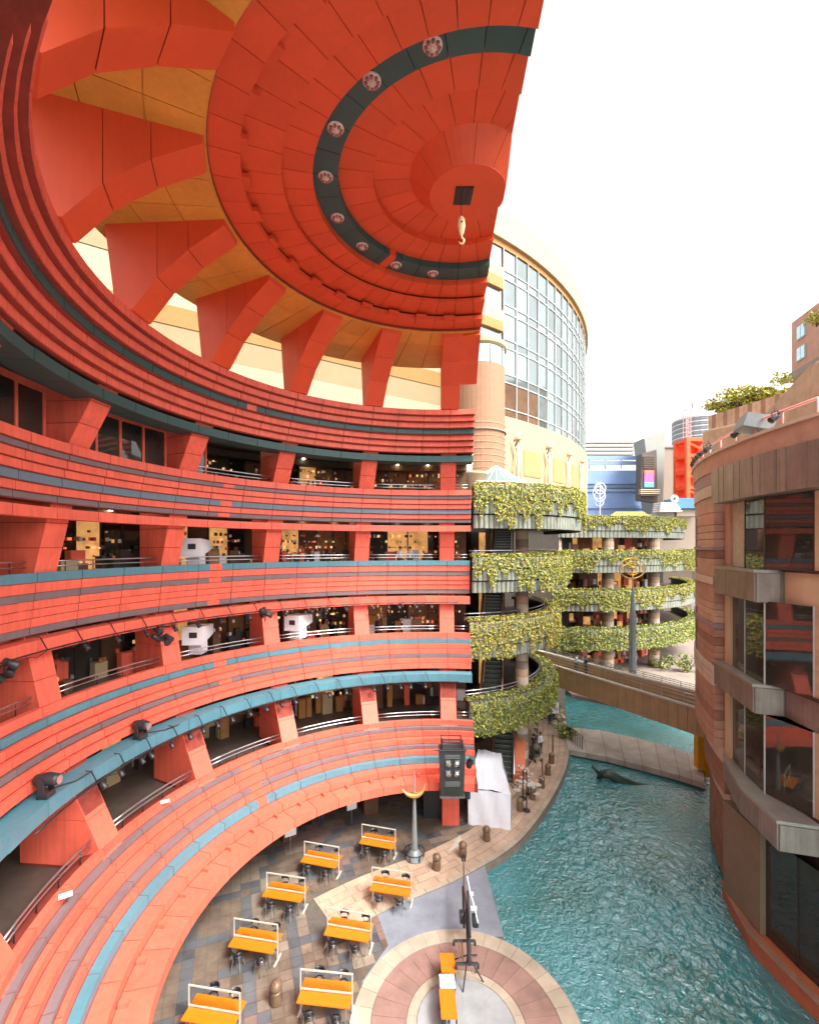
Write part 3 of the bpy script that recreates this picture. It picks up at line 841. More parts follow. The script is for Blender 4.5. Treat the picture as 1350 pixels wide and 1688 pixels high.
B1 = terrace('lowest far hedge terrace behind the brown bridge', 24, 85, 26, -.75, 1.5, H - 10.7, H - 13.5, 1, True, WT_B, flute=.6, leaf=.23, seed=19, rail=False)

# shops behind the far terraces
fs = thing('terrace_shops', 'dark shopfronts with lit goods behind the far ivy terraces', 'shops', (24, 85, 0))
rg = random.Random(5)
for z0 in (0.0, H - 11.9, H - 6.9, H - 1.9):
    mb = MB(); k = 0; a = -.7
    while a < 1.45:
        w = .05 + rg.random() * .05
        gsec(mb, 19.0, 19.3, z0, z0 + 4.2, a, a + w - .004, 2, rg.choice([DARK, BROWN, LIT, GLASSD, WOOD, BRICKD, RED, DARK]))
        for t in range(4):
            aa = a + rg.random() * w; x, y = gpt(19.8 + rg.random(), aa)
            mb.box((x, y, z0 + .2 + rg.random() * 2.0), (.4 + rg.random() * .6, .4, .4 + rg.random()), rg.choice([RED, WHITEP, ORANGEW, LIT, PINKT, DARK, WOOD]), aa)
        a += w
    mb.build('shopfront', fs)
mb = MB(); gsec(mb, 18.6, 19.2, 0, H + 4.2, -.75, 1.5, 30, DARK); mb.build('back_wall', fs)
b = MB(); gsec(b, 24.0, 24.15, H + .15, H + 1.0, -.32, -.20, 3, mat('lit_yellow_sign', (.9, .6, .05), .5, .1, 2, emit=.35)); b.build('yellow_sign', fs)
fc = thing('terrace_columns', '', 'columns', (24, 85, 0))
bpy.data.objects.remove(fc)
colm = {}
def banded_column(label, x, y, r, z0, z1, group):
    t = thing('banded_column', label, 'column', (x, y, z0), 0, group)
    key = (r, z1 - z0)
    if key not in colm:
        L = []; z = 0; k = 0; hgt = .62 if r < .6 else .8
        while z < z1 - z0 - .05:
            q = min(hgt, z1 - z0 - z)
            b = MB(); b.lathe([(r - .03, 0), (r, .03), (r, q - .03), (r - .03, q - .002)], 16, [TANW, SANDST, BRICKL][k % 3]); L.append((z, b.mesh('column_drum', False))); z += q; k += 1
        colm[key] = L
    for z, m in colm[key]: place('column_drum', m, t, (0, 0, z))
    return t
for lv, (z0, z1) in enumerate([(0, H - 13.2), (H - 11.7, H - 8.3), (H - 6.7, H - 3.3), (H - 1.7, H + 1.3)]):
    for k, a in enumerate((-.42, -.13, .17, .52)):
        x, y = gpt(23.6, a)
        banded_column('banded stone column under a far ivy terrace', 24 + x, 85 + y, .75, z0, z1, 'columns under the far terraces')
banded_column('tall striped stone column rising past the near terraces from the promenade', 9.35, 35.2, .48, 0, H + 1.3, None)

# near terrace core: dark back wall, escalators with orange sides
nc = thing('atrium_shop_wall', 'dark curved shop wall behind the near planted terraces', 'wall', (3.5, 43, 0))
mb = MB(); gsec(mb, 4.6, 5.0, 0, H + 3.6, -.6, 2.2, 24, DARK)
for z0 in (H - 11.7, H - 6.3, H - 1.8):
    for k in range(9):
        a = -.1 + k * .2; gsec(mb, 5.0, 5.1, z0, z0 + 3.0, a, a + .16, 2, [BROWN, GLASSD, LIT, WOOD, DARK][(k * 3 + int(z0)) % 5])
mb.build('shopfront', nc)
esc = []
for k, (z0, z1, x, lab) in enumerate([(0.05, H - 11.75, 7.3, 'lowest escalator with orange side rising behind the white tent'), (H - 11.7, H - 6.3, 6.6, 'escalator with orange sides above the lowest hedge terrace'), (H - 6.25, H - 1.75, 6.6, 'dim escalator between the second and third planted terraces'), (H - 1.75, H + 3.0, 7.4, 'uppermost escalator with curved handrail beneath the topmost terrace')]):
    t = thing('escalator', lab, 'escalator', (x, 33.4 if k else 32.6, z0), R_(-14), 'escalators inside the near terraces')
    n = 22; run = 8.6; rise = z1 - z0
    sm = MB(); sm.box((0, 0, 0), (1.3, run / n - .03, rise / n + .12), TREAD); sm.box((0, -run / n / 2 + .02, .06 + rise / n / 2), (1.3, .03, .02), STEEL); sm = sm.mesh('step')
    for i in range(n): place('step', sm, t, (0, run * (i + .5) / n, rise * (i + .2) / n))
    for s in (-1, 1):
        b = MB(); b.plate([(-.3, -.1), (.3, -.35), (run, rise - .5), (run + .5, rise), (run, rise + .75), (0, .8), (-.3, .6)], .12, STAIRO); b.build('side_panel', t, (s * .78, 0, 0))
        if k == 0 and s > 0: b = MB(); b.plate([(.2, 0), (run * .45, 0), (run * .45, rise * .45 + .6), (.2, .75)], .7, STAIRO); b.build('orange_flank', t, (1.22, 0, 0))
        b = MB(); b.tube([(0, -.3, .75), (0, 0, .98), (0, run, rise + .98), (0, run + .4, rise + .9)], .045, STEEL, 6); b.build('handrail', t, (s * .78, 0, 0))

# ================================================================== RIGHT BRICK DRUM
DXC, DYC, DR = 36.6, 16.0, 22.1
rd = thing('brick_drum_building', 'banded brick drum building with bronze bays standing in the canal at right', 'building', (DXC, DYC, 0))
def dsec(mb, r0, r1, z0, z1, t0, t1, n, m):
    "angles in degrees from -X towards +Y"
    P = []
    for i in range(n + 1):
        a = R_(t0 + (t1 - t0) * i / n); x, y = -cos(a), sin(a)
        P += [(r0 * x, r0 * y, z0), (r1 * x, r1 * y, z0), (r1 * x, r1 * y, z1), (r0 * x, r0 * y, z1)]
    F = [(4 * i + j, 4 * i + 4 + j, 4 * i + 4 + (j + 1) % 4, 4 * i + (j + 1) % 4) for i in range(n) for j in range(4)]
    F += [(0, 1, 2, 3), tuple(4 * n + k for k in (3, 2, 1, 0))]
    mb.add(P, F, m)
core = MB(); dsec(core, 12, DR - 1.45, -1.2, H + 4.3, -45, 75, 40, DARK); core = core.build('drum_core', rd)
BT = [(-16.8, -12.9, BRICKD), (-12.9, -12.2, SANDST), (-12.2, -10.7, BRICKD), (-10.7, -9.9, SANDST), (-9.9, -8.6, BRICK), (-8.6, -8.1, BRICKD), (-8.1, -6.9, BRICK), (-6.9, -5.9, SANDST),
      (-5.9, -4.9, BRICK), (-4.9, -4.5, BRICKD), (-4.5, -4.1, BRICK), (-4.1, -3.8, MAUVE), (-3.8, -2.8, BRICKL), (-2.8, -1.9, BRICK), (-1.9, -1.5, SANDST), (-1.5, -.6, BRICKL), (-.6, -.2, BRICKD), (-.2, .0, MAUVE), (.0, 1.1, BRICKL), (1.1, 1.7, BRICK), (1.7, 2.5, BRICKL), (2.5, 3.1, SANDST), (3.1, 3.7, MAUVE)]
NSEG = 16
for k, (a, b, m) in enumerate(BT):
    pro = .06 if m in (SANDST, MAUVE) else 0.
    low = -.75 if b <= -12.2 else (-.45 if b <= -9.8 else 0)
    # courses of blocks
    nb = 3 if b - a > .9 else 1
    for q in range(nb):
        z0, z1 = a + (b - a) * q / nb, a + (b - a) * (q + 1) / nb
        mb = MB(); dsec(mb, DR - .7 + low, DR + pro + low, z0 + H + .012, z1 + H - .012, 17.5, 60, 26, m); mb.build('brick_course', core)
        if a < -16: mb = MB(); 
mb = MB()
for (z0, z1) in ((-1.3, 1.6), (-6.4, -3.4)):
    dsec(mb, DR - .2, DR + .02, z0 + H, z1 + H, 27.5, 28.6, 1, BRONZED); dsec(mb, DR - .2, DR + .05, z0 + H, z0 + H + .1, 27.2, 28.9, 1, SANDST)
mb.build('slot_window', rd)
# brick of the waterline course, block by block
bm_ = MB(); dsec(bm_, DR - 1.4, DR - .73, 0, .19, .06, 1.44, 2, BRICKD); bmesh_ = bm_.mesh('brick')
cnt = 0
for row in range(16):
    for k in range(17):
        t0 = 17.5 + k * 1.5 + (.75 if row % 2 else 0)
        if t0 > 40: continue
        place('brick', bmesh_, core, (0, 0, row * .235 - .1), -R_(t0)); cnt += 1
# parapet, bronze bands, windows
mb = MB(); dsec(mb, DR - .7, DR + .1, H + 3.7, H + 4.5, -35, 60, 40, BRICKL); mb.build('parapet', rd)
mb = MB(); dsec(mb, DR - .8, DR + .2, H + 4.5, H + 4.62, -35, 60, 40, SANDST); mb.build('coping', rd)
pa = {}
for i, t in enumerate([-30 + 1.15 * k for k in range(40)]):
    if t > 16.0: continue
    key = i % 3
    if key not in pa:
        b = MB(); dsec(b, DR - .5, DR + .30 + .012 * key, H + 2.05, H + 3.68, .02, 1.13, 1, BRONZE); pa[key] = b.mesh('bronze_panel')
    place('bronze_panel', pa[key], core, (0, 0, 0), -R_(t))
SILLS = [-.95, -5.62, -10.05]
LEDGEM = mat('ledge_metal', (.34, .31, .27), .35, .15, 2, metal=.4)
def facet(t, r): a = R_(t); return Vector((-r * cos(a), r * sin(a), 0))
def flat_panels(p, q, z0, z1, w, name, m, parent, off=.03, th=.06):
    nsp = max(1, round((q - p).length / w)); d = (q - p) / nsp
    n_ = Vector((d.y, -d.x, 0)).normalized()
    if n_.dot(p) < 0: n_ = -n_
    for k in range(nsp):
        c = p + d * (k + .5) + n_ * off
        m_ = MB(); m_.box((c.x, c.y, (z0 + z1) / 2), (d.length - .025, th, z1 - z0), m, math.atan2(d.y, d.x)); m_.build(name, parent)
BAYS = [[(17.4, 21.75), (16.6, 22.15), (6.9, 22.25), (6.3, 21.5)], [(18.9, 21.7), (18.2, 22.05), (6.9, 22.3), (6.2, 21.4)], [(16.6, 21.4), (15.9, 21.85), (8.0, 22.55), (1.9, 22.75), (.9, 21.3)]]
for si, zs in enumerate(SILLS):
    ztop = [2.05, -2.2, -6.85][si]; hh = [1.33, 1.2, 1.12][si]
    bay = [facet(t, r) for t, r in BAYS[si]]
    inner = [facet(BAYS[si][-1][0], 20.6), facet(BAYS[si][0][0], 20.6)]
    b = MB(); b.prism([(p.x, p.y) for p in bay + inner], H + zs - hh, H + zs - .12, BRONZE); sp = b.build('spandrel', rd)
    for p, q in zip(bay, bay[1:]): flat_panels(p, q, H + zs - hh + .04, H + zs - .14, 1.1, 'spandrel_panel', BRONZE, sp)
    b = MB(); b.prism([(p.x * 1.004, p.y * 1.004) for p in bay] + [(p.x, p.y) for p in inner], H + zs - .12, H + zs, LEDGEM); b.build('sill_ledge', rd)
    zz0, zz1 = H + zs, H + ztop
    near_r = 21.9
    gl = [facet(17.0, 21.55), facet(15.2, 21.6), facet(11.2, 21.75), facet(6.9, 21.9), facet(2.3, 21.35)]
    b = MB(); d = gl[1] - gl[0]; c = (gl[0] + gl[1]) / 2; b.box((c.x, c.y, (zz0 + zz1) / 2), (d.length, .3, zz1 - zz0), WALLT if si else BRICK, math.atan2(d.y, d.x)); b.build('stone_pier', rd)
    for gi, (p, q) in enumerate(zip(gl[1:], gl[2:])):
        d = q - p; c = (p + q) / 2
        m_ = MB(); m_.box((c.x, c.y, (zz0 + zz1) / 2), (d.length - .07, .05, zz1 - zz0 - .05), CURT if (si == 0 and gi == 0) else SHOPGL, math.atan2(d.y, d.x)); m_.build('window_pane', rd)
        m_ = MB(); m_.box((q.x, q.y, (zz0 + zz1) / 2), (.06, .09, zz1 - zz0), MULL if si else BRONZED, math.atan2(d.y, d.x)); m_.build('mullion', rd)
    # stone pier, set-back spandrel and panes to the right
    b = MB(); dsec(b, DR - 1.6, DR - .75, H + zs - hh, H + zs - .06, -35, 6.2, 16, BRONZE if si else WALLT); q_ = b.build('spandrel', rd)
    b = MB(); dsec(b, DR - 1.6, DR - .62, H + zs - .06, H + zs + .06, -35, 6.2, 16, BRONZED); b.build('sill_ledge', rd)
    b = MB(); dsec(b, DR - 1.4, DR - .72, zz0 + .06, zz1, -1.6, 2.2, 4, TRAV if si else WALLT); b.build('stone_pier', rd)
    b = MB(); dsec(b, DR - 1.0, DR - .92, zz0 + .06, zz1, -30, -1.6, 12, SHOPGL); b.build('window_pane', rd)
    for t in (-5, -10, -15):
        b = MB(); dsec(b, DR - 1.1, DR - .86, zz0 + .06, zz1, t, t + .3, 1, BRONZED); b.build('mullion', rd)
# ground storey glass, terracotta ledge over the water, round column
lg = [facet(17.5, DR - .35), facet(15, DR - .30), facet(9, DR - .1), facet(5, DR - .35), facet(-12, DR - .7), facet(-30, DR - .9)]
b = MB(); b.prism([(p.x, p.y) for p in lg] + [(p.x * .955, p.y * .955) for p in lg[::-1]], -.9, .32, LEDGE); b.build('water_ledge', rd)
b = MB(); b.prism([(p.x * 1.006, p.y * 1.006) for p in lg] + [(p.x * .99, p.y * .99) for p in lg[::-1]], .32, .36, BRICKD); b.build('ledge_edge', rd)
for p, q in zip(lg[1:], lg[2:]):
    ns = max(1, int((q - p).length / 1.6)); d = (q - p) / ns
    for k in range(ns):
        c = (p + d * (k + .5)) * .972
        m_ = MB(); m_.box((c.x, c.y, 2.5), (d.length * .965, .05, 4.3), SHOPGL, math.atan2(d.y, d.x)); m_.build('window_pane', rd)
        e = (p + d * (k + 1)) * .972; m_ = MB(); m_.box((e.x, e.y, 2.5), (.07, .09, 4.3), BRONZED, 0); m_.build('mullion', rd)
b = MB(); p = facet(12.4, DR - .55); b.box((p.x, p.y, 2.5), (.4, 2.6, 4.3), mat('ochre_stone', (.22, .16, .10), .7, .12, 1, bump=.1), R_(-6)); b.build('stone_pier', rd)

# roof mass behind the drum: raking brick wall, striped planter, higher block
rw = thing('raking_brick_wall', 'brick wall with raking pale coping above the drum building', 'wall', (0, 0, 0))
w0, w1, w2 = at(1168, 712, 50), at(1265, 692, 41), at(1352, 600, 33); w3 = at(1480, 560, 26)
top = [w0, w1, w2, w3]
b = MB()
for p, q in zip(top, top[1:]):
    n = Vector((q.y - p.y, p.x - q.x, 0)).normalized() * -.6
    P = [(p.x, p.y, 8), (q.x, q.y, 8), (q.x, q.y, q.z), (p.x, p.y, p.z)]; Q = [(x - n.x, y - n.y, z) for x, y, z in P]
    b.add(P + Q, [(0, 1, 2, 3), (4, 7, 6, 5), (3, 2, 6, 7), (0, 4, 5, 1), (0, 3, 7, 4), (1, 5, 6, 2)], BRICKL)
b.build('wall', rw)
b = MB(); b.tube([p + Vector((0, 0, .05)) for p in top], .28, SANDST, 4); b.build('coping', rw)
pl = thing('striped_planter_wall', 'striped brick planter wall below the golden roof shrubs', 'wall', (0, 0, 0))
a_, b_ = at(1170, 700, 56), at(1330, 655, 46); d = (b_ - a_); nn = 22
m0, m1 = MB(), MB(); 
for k in range(nn):
    c = a_ + d * ((k + .5) / nn); mm = MB(); mm.box((c.x, c.y, c.z - .25), (d.xy.length / nn - .02, .5, 2.6), [SANDST, BRICKD, BRICKL][k % 3] if k % 3 else BRICKL, math.atan2(d.y, d.x)); mm.build('wall_panel', pl)
hb = thing('brick_hotel_block', 'high pink brick block with bright windows at the upper right', 'building', (0, 0, 0))
q0, q1 = at(1305, 520, 70), at(1500, 420, 50)
d = q1 - q0; L = d.xy.length; ang2 = math.atan2(d.y, d.x)
ho = place('wall', None, hb); bpy.data.objects.remove(ho)
zbh, zth = at(1305, 618, 70).z, at(1305, 532, 70).z
b = MB(); b.box((0, 0, 0), (L, 6, zth - zbh), mat('pink_brick', (.50, .27, .20), .8, .08, 1.0, .0, .1)); nh = Vector((-d.y, d.x, 0)).normalized(); b.build('wall', hb, tuple(((q0 + q1) / 2 + nh * 3).xy) + ((zbh + zth) / 2,), ang2)
for zz in (.30, .70):
    for k in range(4):
        c = q0 + d * (.12 + k * .24); z = zbh + (zth - zbh) * zz
        b = MB(); b.box((0, 0, 0), (1.9, .25, 2.0), MULL); c = c - nh * .06; w = b.build('window', hb, (c.x, c.y, z), ang2)
        for s in (-.45, .45):
            b = MB(); b.box((s * 1.0, -.14, 0), (.8, .08, 1.75), WIN_B); b.build('pane', w)
b = MB(); b.box((0, 0, 0), (L + 1.5, 7.5, 1.0), TANW); b.build('soffit', hb, tuple(((q0 + q1) / 2 + nh * 3).xy) + (zbh - .52,), ang2)

# roof shrubs
def shrub(label, c, rad, n, seed, group, name='roof_shrub', cat='shrub', wts=(.7, .18, .04, .08), leaf=.35):
    t = thing(name, label, cat, (c[0], c[1], c[2]), 0, group); rg = random.Random(seed)
    b = MB()
    for k in range(5):
        e = Vector((rg.uniform(-.6, .6) * rad[0], rg.uniform(-.5, .5) * rad[1], rad[2] * rg.uniform(.6, 1.3)))
        b.tube([(0, 0, 0), e * .5 + Vector((0, 0, .1)), e], [.10, .06, .02], BARK, 5)
    b.build('trunk', t)
    cl = [(Vector((rg.gauss(0, .45) * rad[0], rg.gauss(0, .45) * rad[1], rad[2] * (.75 + rg.gauss(0, .35)))), rg.uniform(.3, .6)) for _ in range(12)]
    def spot(r):
        c0, s = r.choice(cl); v = Vector((r.gauss(0, 1), r.gauss(0, 1), r.gauss(0, .8))).normalized() * s * (r.random() ** .4)
        return c0 + Vector((v.x * rad[0], v.y * rad[1], v.z * rad[2])), Vector((0, 0, .8)) + v
    b = MB(); leaves(b, rg, n, leaf, spot, LM, wts); stuff(b.build('crown', t))
    return t
for k, (px, py, s) in enumerate([(1198, 688, .8), (1222, 683, 1.15), (1248, 676, 1.3), (1272, 670, 1.0)]):
    p = at(px, py, 58 - k * 2)
    p.z += .35; shrub(['small yellow shrub at the left end of the striped planter', 'golden shrub second from left on the striped planter', 'tallest golden roof shrub in the middle of the striped planter', 'golden shrub beside the raking wall coping'][k], p, (2.5 * s, 1.6, 1.5 * s), 1500, 30 + k, 'shrubs on the roof planter')
p = at(1346, 538, 60); shrub('orange yellow shrub hanging before the upper right windows', p, (2.2, 1.5, 1.6), 900, 41, None)

# flood lights along the drum's parapet
fl = []
mbp = MB(); mbp.tube([facet(t, DR - .1) + Vector((0, 0, H + 5.2)) for t in range(0, 34, 2)], .05, PINKT, 6); 
for t in range(0, 34, 4): mbp.tube([facet(t, DR - .1) + Vector((0, 0, H + 4.55)), facet(t, DR - .1) + Vector((0, 0, H + 5.2))], .035, PINKT, 5)
mbp.build('light_rail', rd, smooth=True)
def spot_proto(s, name='stage_spotlight'):
    b1 = MB(); b1.lathe([(.02, -.26), (.11, -.24), (.13, -.05), (.17, .22), (.16, .23)], 10, GUN)
    b2 = MB(); b2.lathe([(.02, .20), (.145, .215), (.145, .22)], 10, LENS)
    b3 = MB(); b3.tube([(-.2, 0, 0), (-.2, .0, .28), (.2, 0, .28), (.2, 0, 0)], .022, GUN, 4); b3.tube([(0, 0, .28), (0, 0, .45)], .025, GUN, 4)
    return b1.mesh('lamp_can', True), b2.mesh('lens', True), b3.mesh('yoke')
SPM = spot_proto(1)
def spotlight(label, loc, aim, s, group, name='stage_spotlight'):
    t = thing(name, label, 'spotlight', loc, 0, group)
    q = Vector(aim).normalized().to_track_quat('Z', 'Y')
    for n_, m in zip(('lamp_can', 'lens'), SPM[:2]):
        o = place(n_, m, t); o.rotation_mode = 'QUATERNION'; o.rotation_quaternion = q; o.scale = (s, s, s)
    o = place('yoke', SPM[2], t, (0, 0, 0), math.atan2(aim[1], aim[0]) + pi / 2); o.scale = (s, s, s)
    return t
FLL = ['farthest left', 'second from left', 'third from left', 'fourth from left', 'fifth from left', 'sixth from left', 'just left of the big grey loudspeaker', 'right of the big grey loudspeaker']
for t, w_ in zip((31.5, 29.5, 27, 24.5, 22, 19.3, 11, 4.5), FLL):
    p = Vector((DXC, DYC, 0)) + facet(t, DR + .05)
    spotlight('black floodlight on the drum parapet rail, ' + w_, (p.x, p.y, H + 5.0), (-.8, .1, -.6), .85, 'floodlights on the drum parapet', 'floodlight')
bs = thing('parapet_loudspeaker', 'big grey box loudspeaker tilted over the drum parapet', 'loudspeaker')
p = Vector((DXC, DYC, 0)) + facet(8.6, DR - .15); bs.location = (p.x, p.y, H + 5.15); bs.rotation_euler = (R_(18), 0, R_(72))
b = MB(); b.add([(-.75, -.5, -.28), (.75, -.5, -.28), (.55, .5, -.28), (-.55, .5, -.28), (-.75, -.5, .28), (.75, -.5, .28), (.55, .5, .28), (-.55, .5, .28)], [(0, 3, 2, 1), (4, 5, 6, 7), (0, 1, 5, 4), (1, 2, 6, 5), (2, 3, 7, 6), (3, 0, 4, 7)], mat('grey_speaker_box', (.22, .24, .24), .5, .1, 3)); b.build('cabinet', bs)
b = MB(); b.box((0, -.52, 0), (1.36, .04, .46), GUN); b.build('grille', bs)

# ================================================================== FAR BACKGROUND
bb = thing('blue_theatre_building', 'sky blue clad building with pale bands behind the far terraces', 'building', (52, 113, 0))
z1 = at(1000, 772, 110).z; z0 = 4
b = MB(); b.box((0, 3, (z0 + z1) / 2), (19, 6, z1 - z0), BLUEB); b.build('wall', bb)
for z, h, m in ((at(1, 768, 110).z + 1.2, .9, BLUEL), (at(1, 793, 110).z, .6, BLUEL), (at(1, 801, 110).z, .5, SLATE), (at(1, 806, 110).z, .6, BLUEL), (at(1, 834, 110).z, .7, BLUEL), (at(1, 764, 110).z + 1.9, 1.0, BLUEB)):
    b = MB(); b.box((0, -.15, z), (19.1, .3, h), m); b.build('facade_band', bb)
lb = thing('louvred_roof_building', 'pale beige louvred building rising behind the blue one', 'building', (52, 125, 0))
b = MB(); b.box((0, 3, 24), (23, 4, 20), LOUV); b.build('wall', lb)
zz = at(1, 726, 125).z
for k in range(6):
    b = MB(); b.box((0, .2, zz - .6 - k * 1.05), (23.4, 1.4, .45), LOUV if k < 4 else TANW); b.build('louvre', lb)
for k in range(5): b = MB(); b.box((-9 + 4.4 * k, .1, zz - 6.2), (.5, .8, 3), MULL); b.build('roof_post', lb)
gs = thing('pale_slab_tower', 'pale grey green flared slab between blue building and tan wall', 'building')
p = at(1080, 830, 108)
b = MB()
T = [at(1062, 722, 106), at(1097, 708, 106), at(1092, 845, 106), at(1078, 845, 106)]
P = [tuple(v) for v in T] + [(v.x, v.y + 5, v.z) for v in T]
b.add(P, [(0, 1, 2, 3), (4, 7, 6, 5), (0, 4, 5, 1), (1, 5, 6, 2), (2, 6, 7, 3), (3, 7, 4, 0)], PALEG); b.build('slab', gs)
sg = thing('sign_tower', 'dark louvred sign tower with red and magenta screen', 'sign')
T = [at(1058, 748, 103), at(1082, 741, 103), at(1084, 828, 103), at(1056, 824, 103)]
P = [tuple(v) for v in T] + [(v.x, v.y + 2.5, v.z) for v in T]
b = MB(); b.add(P, [(0, 1, 2, 3), (4, 7, 6, 5), (0, 4, 5, 1), (1, 5, 6, 2), (2, 6, 7, 3), (3, 7, 4, 0)], SIGND); b.build('frame', sg)
c = at(1070, 789, 102.7); hh = 28 / 754 * 102.7
for k, (m, zz0, zz1) in enumerate([(SCR_R, .25, .5), (SCR_P, -.22, .25), (SCR_B, -.5, -.22)]):
    b = MB(); b.box((c.x, c.y, c.z + hh * (zz0 + zz1) / 2), (2.05, .2, hh * (zz1 - zz0) - .03), m); b.build('screen', sg)
for k in range(7):
    q = at(1070, 752 + 3.2 * k, 102.8); b = MB(); b.box((q.x, q.y, q.z), (2.6, .25, .12), TANW); b.build('louvre', sg)
for k in range(4):
    q = at(1068, 808 + 3 * k, 102.5); b = MB(); b.box((q.x, q.y - .5, q.z), (4.2, 1.0, .16), PALEGOLD if k < 3 else SIGND); b.build('slat', sg)
tw = thing('tan_hall_wall', 'plain tan hall wall left of the vermilion steel tower', 'building')
T = [at(1093, 738, 112), at(1140, 738, 112)]
b = MB(); b.box(((T[0].x + T[1].x) / 2, 114, T[0].z / 2), (T[1].x - T[0].x, 4, T[0].z), TANW); b.build('wall', tw)
b = MB(); b.box(((T[0].x + T[1].x) / 2, 113.9, T[0].z + .2), (T[1].x - T[0].x + .4, 4.4, .4), MAUVE); b.build('coping', tw)
rt = thing('ribbed_drum', 'grey ribbed metal drum standing behind the vermilion steel tower', 'building')
c = at(1150, 730, 125); b = MB(); zt_ = at(1, 684, 120).z
b.lathe([(6, 4), (6, zt_)], 28, GREYM, (c.x, c.y, 0)); b.build('drum', rt)
for k in range(12):
    b = MB(); z = zt_ - .3 - k * .62; b.lathe([(5.95, z - .12), (6.15, z - .1), (6.15, z + .1), (5.95, z + .12)], 28, GREYM if k % 2 else WHITEP, (c.x, c.y, 0)); b.build('rib_ring', rt)
st = thing('vermilion_steel_tower', 'vermilion steel stair tower with lattice mast by the brick wall', 'tower')
x0, x1 = at(1133, 800, 98).x, at(1172, 800, 98).x; zt_ = at(1, 722, 98).z; zb_ = at(1, 832, 98).z
for x in (x0, x1):
    for y in (98, 102): b = MB(); b.box((x, y, (zt_ + zb_) / 2), (.8, .8, zt_ - zb_), ORED); b.build('post', st)
b = MB(); b.box(((x0 + x1) / 2, 102.6, (zt_ + zb_) / 2), (x1 - x0, .3, zt_ - zb_), ORED); b.build('back_panel', st)
for k in range(5):
    z = zt_ - .3 - k * (zt_ - zb_ - .6) / 4; b = MB(); b.box(((x0 + x1) / 2, 100, z), (x1 - x0 + .5, 4.2, .7), ORED); b.build('landing', st)
    if k < 4:
        b = MB(); b.tube([(x0, 98.3, z - .4), (x1, 98.3, z - (zt_ - zb_ - .6) / 4 + .4)], .3, ORED, 4); b.build('stair_flight', st)
xm = at(1142, 800, 98).x; zm = at(1, 672, 98).z
b = MB()
for dx in (-.5, .5):
    for dy in (-.5, .5): b.tube([(xm + dx, 100 + dy, zt_), (xm + dx, 100 + dy, zm)], .08, PINKT, 4)
for k in range(8):
    z = zt_ + (zm - zt_) * k / 8; z2 = zt_ + (zm - zt_) * (k + 1) / 8
    b.tube([(xm - .5, 99.5, z), (xm + .5, 99.5, z2)], .06, PINKT, 4); b.tube([(xm - .5, 99.5, z2), (xm + .5, 99.5, z2)], .06, PINKT, 4)
b.tube([(xm - .8, 99.8, zm), (xm + 3.0, 99.8, zm + .5)], .2, PINKT, 4); b.tube([(xm + 1, 99.8, zm), (xm + 1, 99.8, zm + 1.6)], .1, GUN, 4)
b.build('mast', st)
bc = thing('deep_blue_canopy', 'deep blue flat canopy below the vermilion steel tower', 'canopy')
c = at(1128, 831, 92); b = MB(); b.box((c.x, c.y, c.z), (6.0, 4, 2.0), BLUED); b.build('fascia', bc)
c = at(1131, 846, 92); b = MB(); b.box((c.x, c.y, c.z), (5.6, 3, 1.4), TANW); b.build('soffit', bc)
wp = thing('white_pavilion', 'white tiered pavilion with lattice ornaments beside the deep blue canopy', 'pavilion')
for k in range(5):
    c = at(1100, 830 + 3.2 * k, 90); b = MB(); b.box((c.x - .3 * (4 - k) * .4, c.y, c.z), (3.0 + .35 * k, 2.5, .22), WHITEP); b.build('tier', wp)
c = at(1112, 822, 90); b = MB()
for k in range(3): b.tube([c + Vector((.75 * cos(t) * (1 - k * .25), 0, .75 * sin(t) * (1 - k * .25))) for t in [i * pi / 5 for i in range(10)]], .05, WHITEP, 4, closed=True)
b.build('lattice_ornament', wp)
b = MB(); c = at(1098, 840, 91); b.box((c.x, c.y + 1, c.z - 2), (3.4, 2, 5), PALEG); b.build('wall', wp)
an = thing('orange_awning', 'faded orange awning strip above the far topmost terrace', 'awning')
c = at(1038, 847, 95); b = MB(); b.add([(c.x - 4.5, c.y, c.z - .6), (c.x + 4.5, c.y, c.z - .6), (c.x + 4.5, c.y + 3, c.z + .7), (c.x - 1.5, c.y + 3, c.z + .7), (c.x - 4.5, c.y, c.z - .75), (c.x + 4.5, c.y, c.z - .75), (c.x + 4.5, c.y + 3, c.z - .75), (c.x - 1.5, c.y + 3, c.z - .75)], [(0, 1, 2, 3), (4, 7, 6, 5), (0, 4, 5, 1), (1, 5, 6, 2), (2, 6, 7, 3), (3, 7, 4, 0)], ORANGEW); b.build('cloth', an)
wl_ = thing('podium_wall', 'pale podium wall under the blue building above the far terraces', 'wall')
c = at(1040, 852, 104); b = MB(); b.box((c.x + 8, c.y, H + 1), (44, 3, 12), TANW); b.build('wall', wl_)
os_ = thing('ring_sculpture', 'white stacked ring sculpture on a mast before the blue building', 'sculpture')
c = at(989, 815, 90); os_.location = (c.x, c.y, at(989, 845, 90).z)
b = MB(); zc_ = c.z - os_.location.z
for k, (r, dz) in enumerate([(1.1, 1.2), (1.1, -.3), (.8, -1.5), (.6, 1.4), (1.2, .4)]):
    b.tube([(r * cos(t), .15 * k, zc_ + dz + r * sin(t)) for t in [i * pi / 7 for i in range(14)]], .09, WHITEP, 5, closed=True)
b.build('ring', os_, smooth=True)
b = MB(); b.tube([(0, 0, -2), (0, 0, zc_ + 2.2)], .10, WHITEP, 6); b.build('mast', os_)

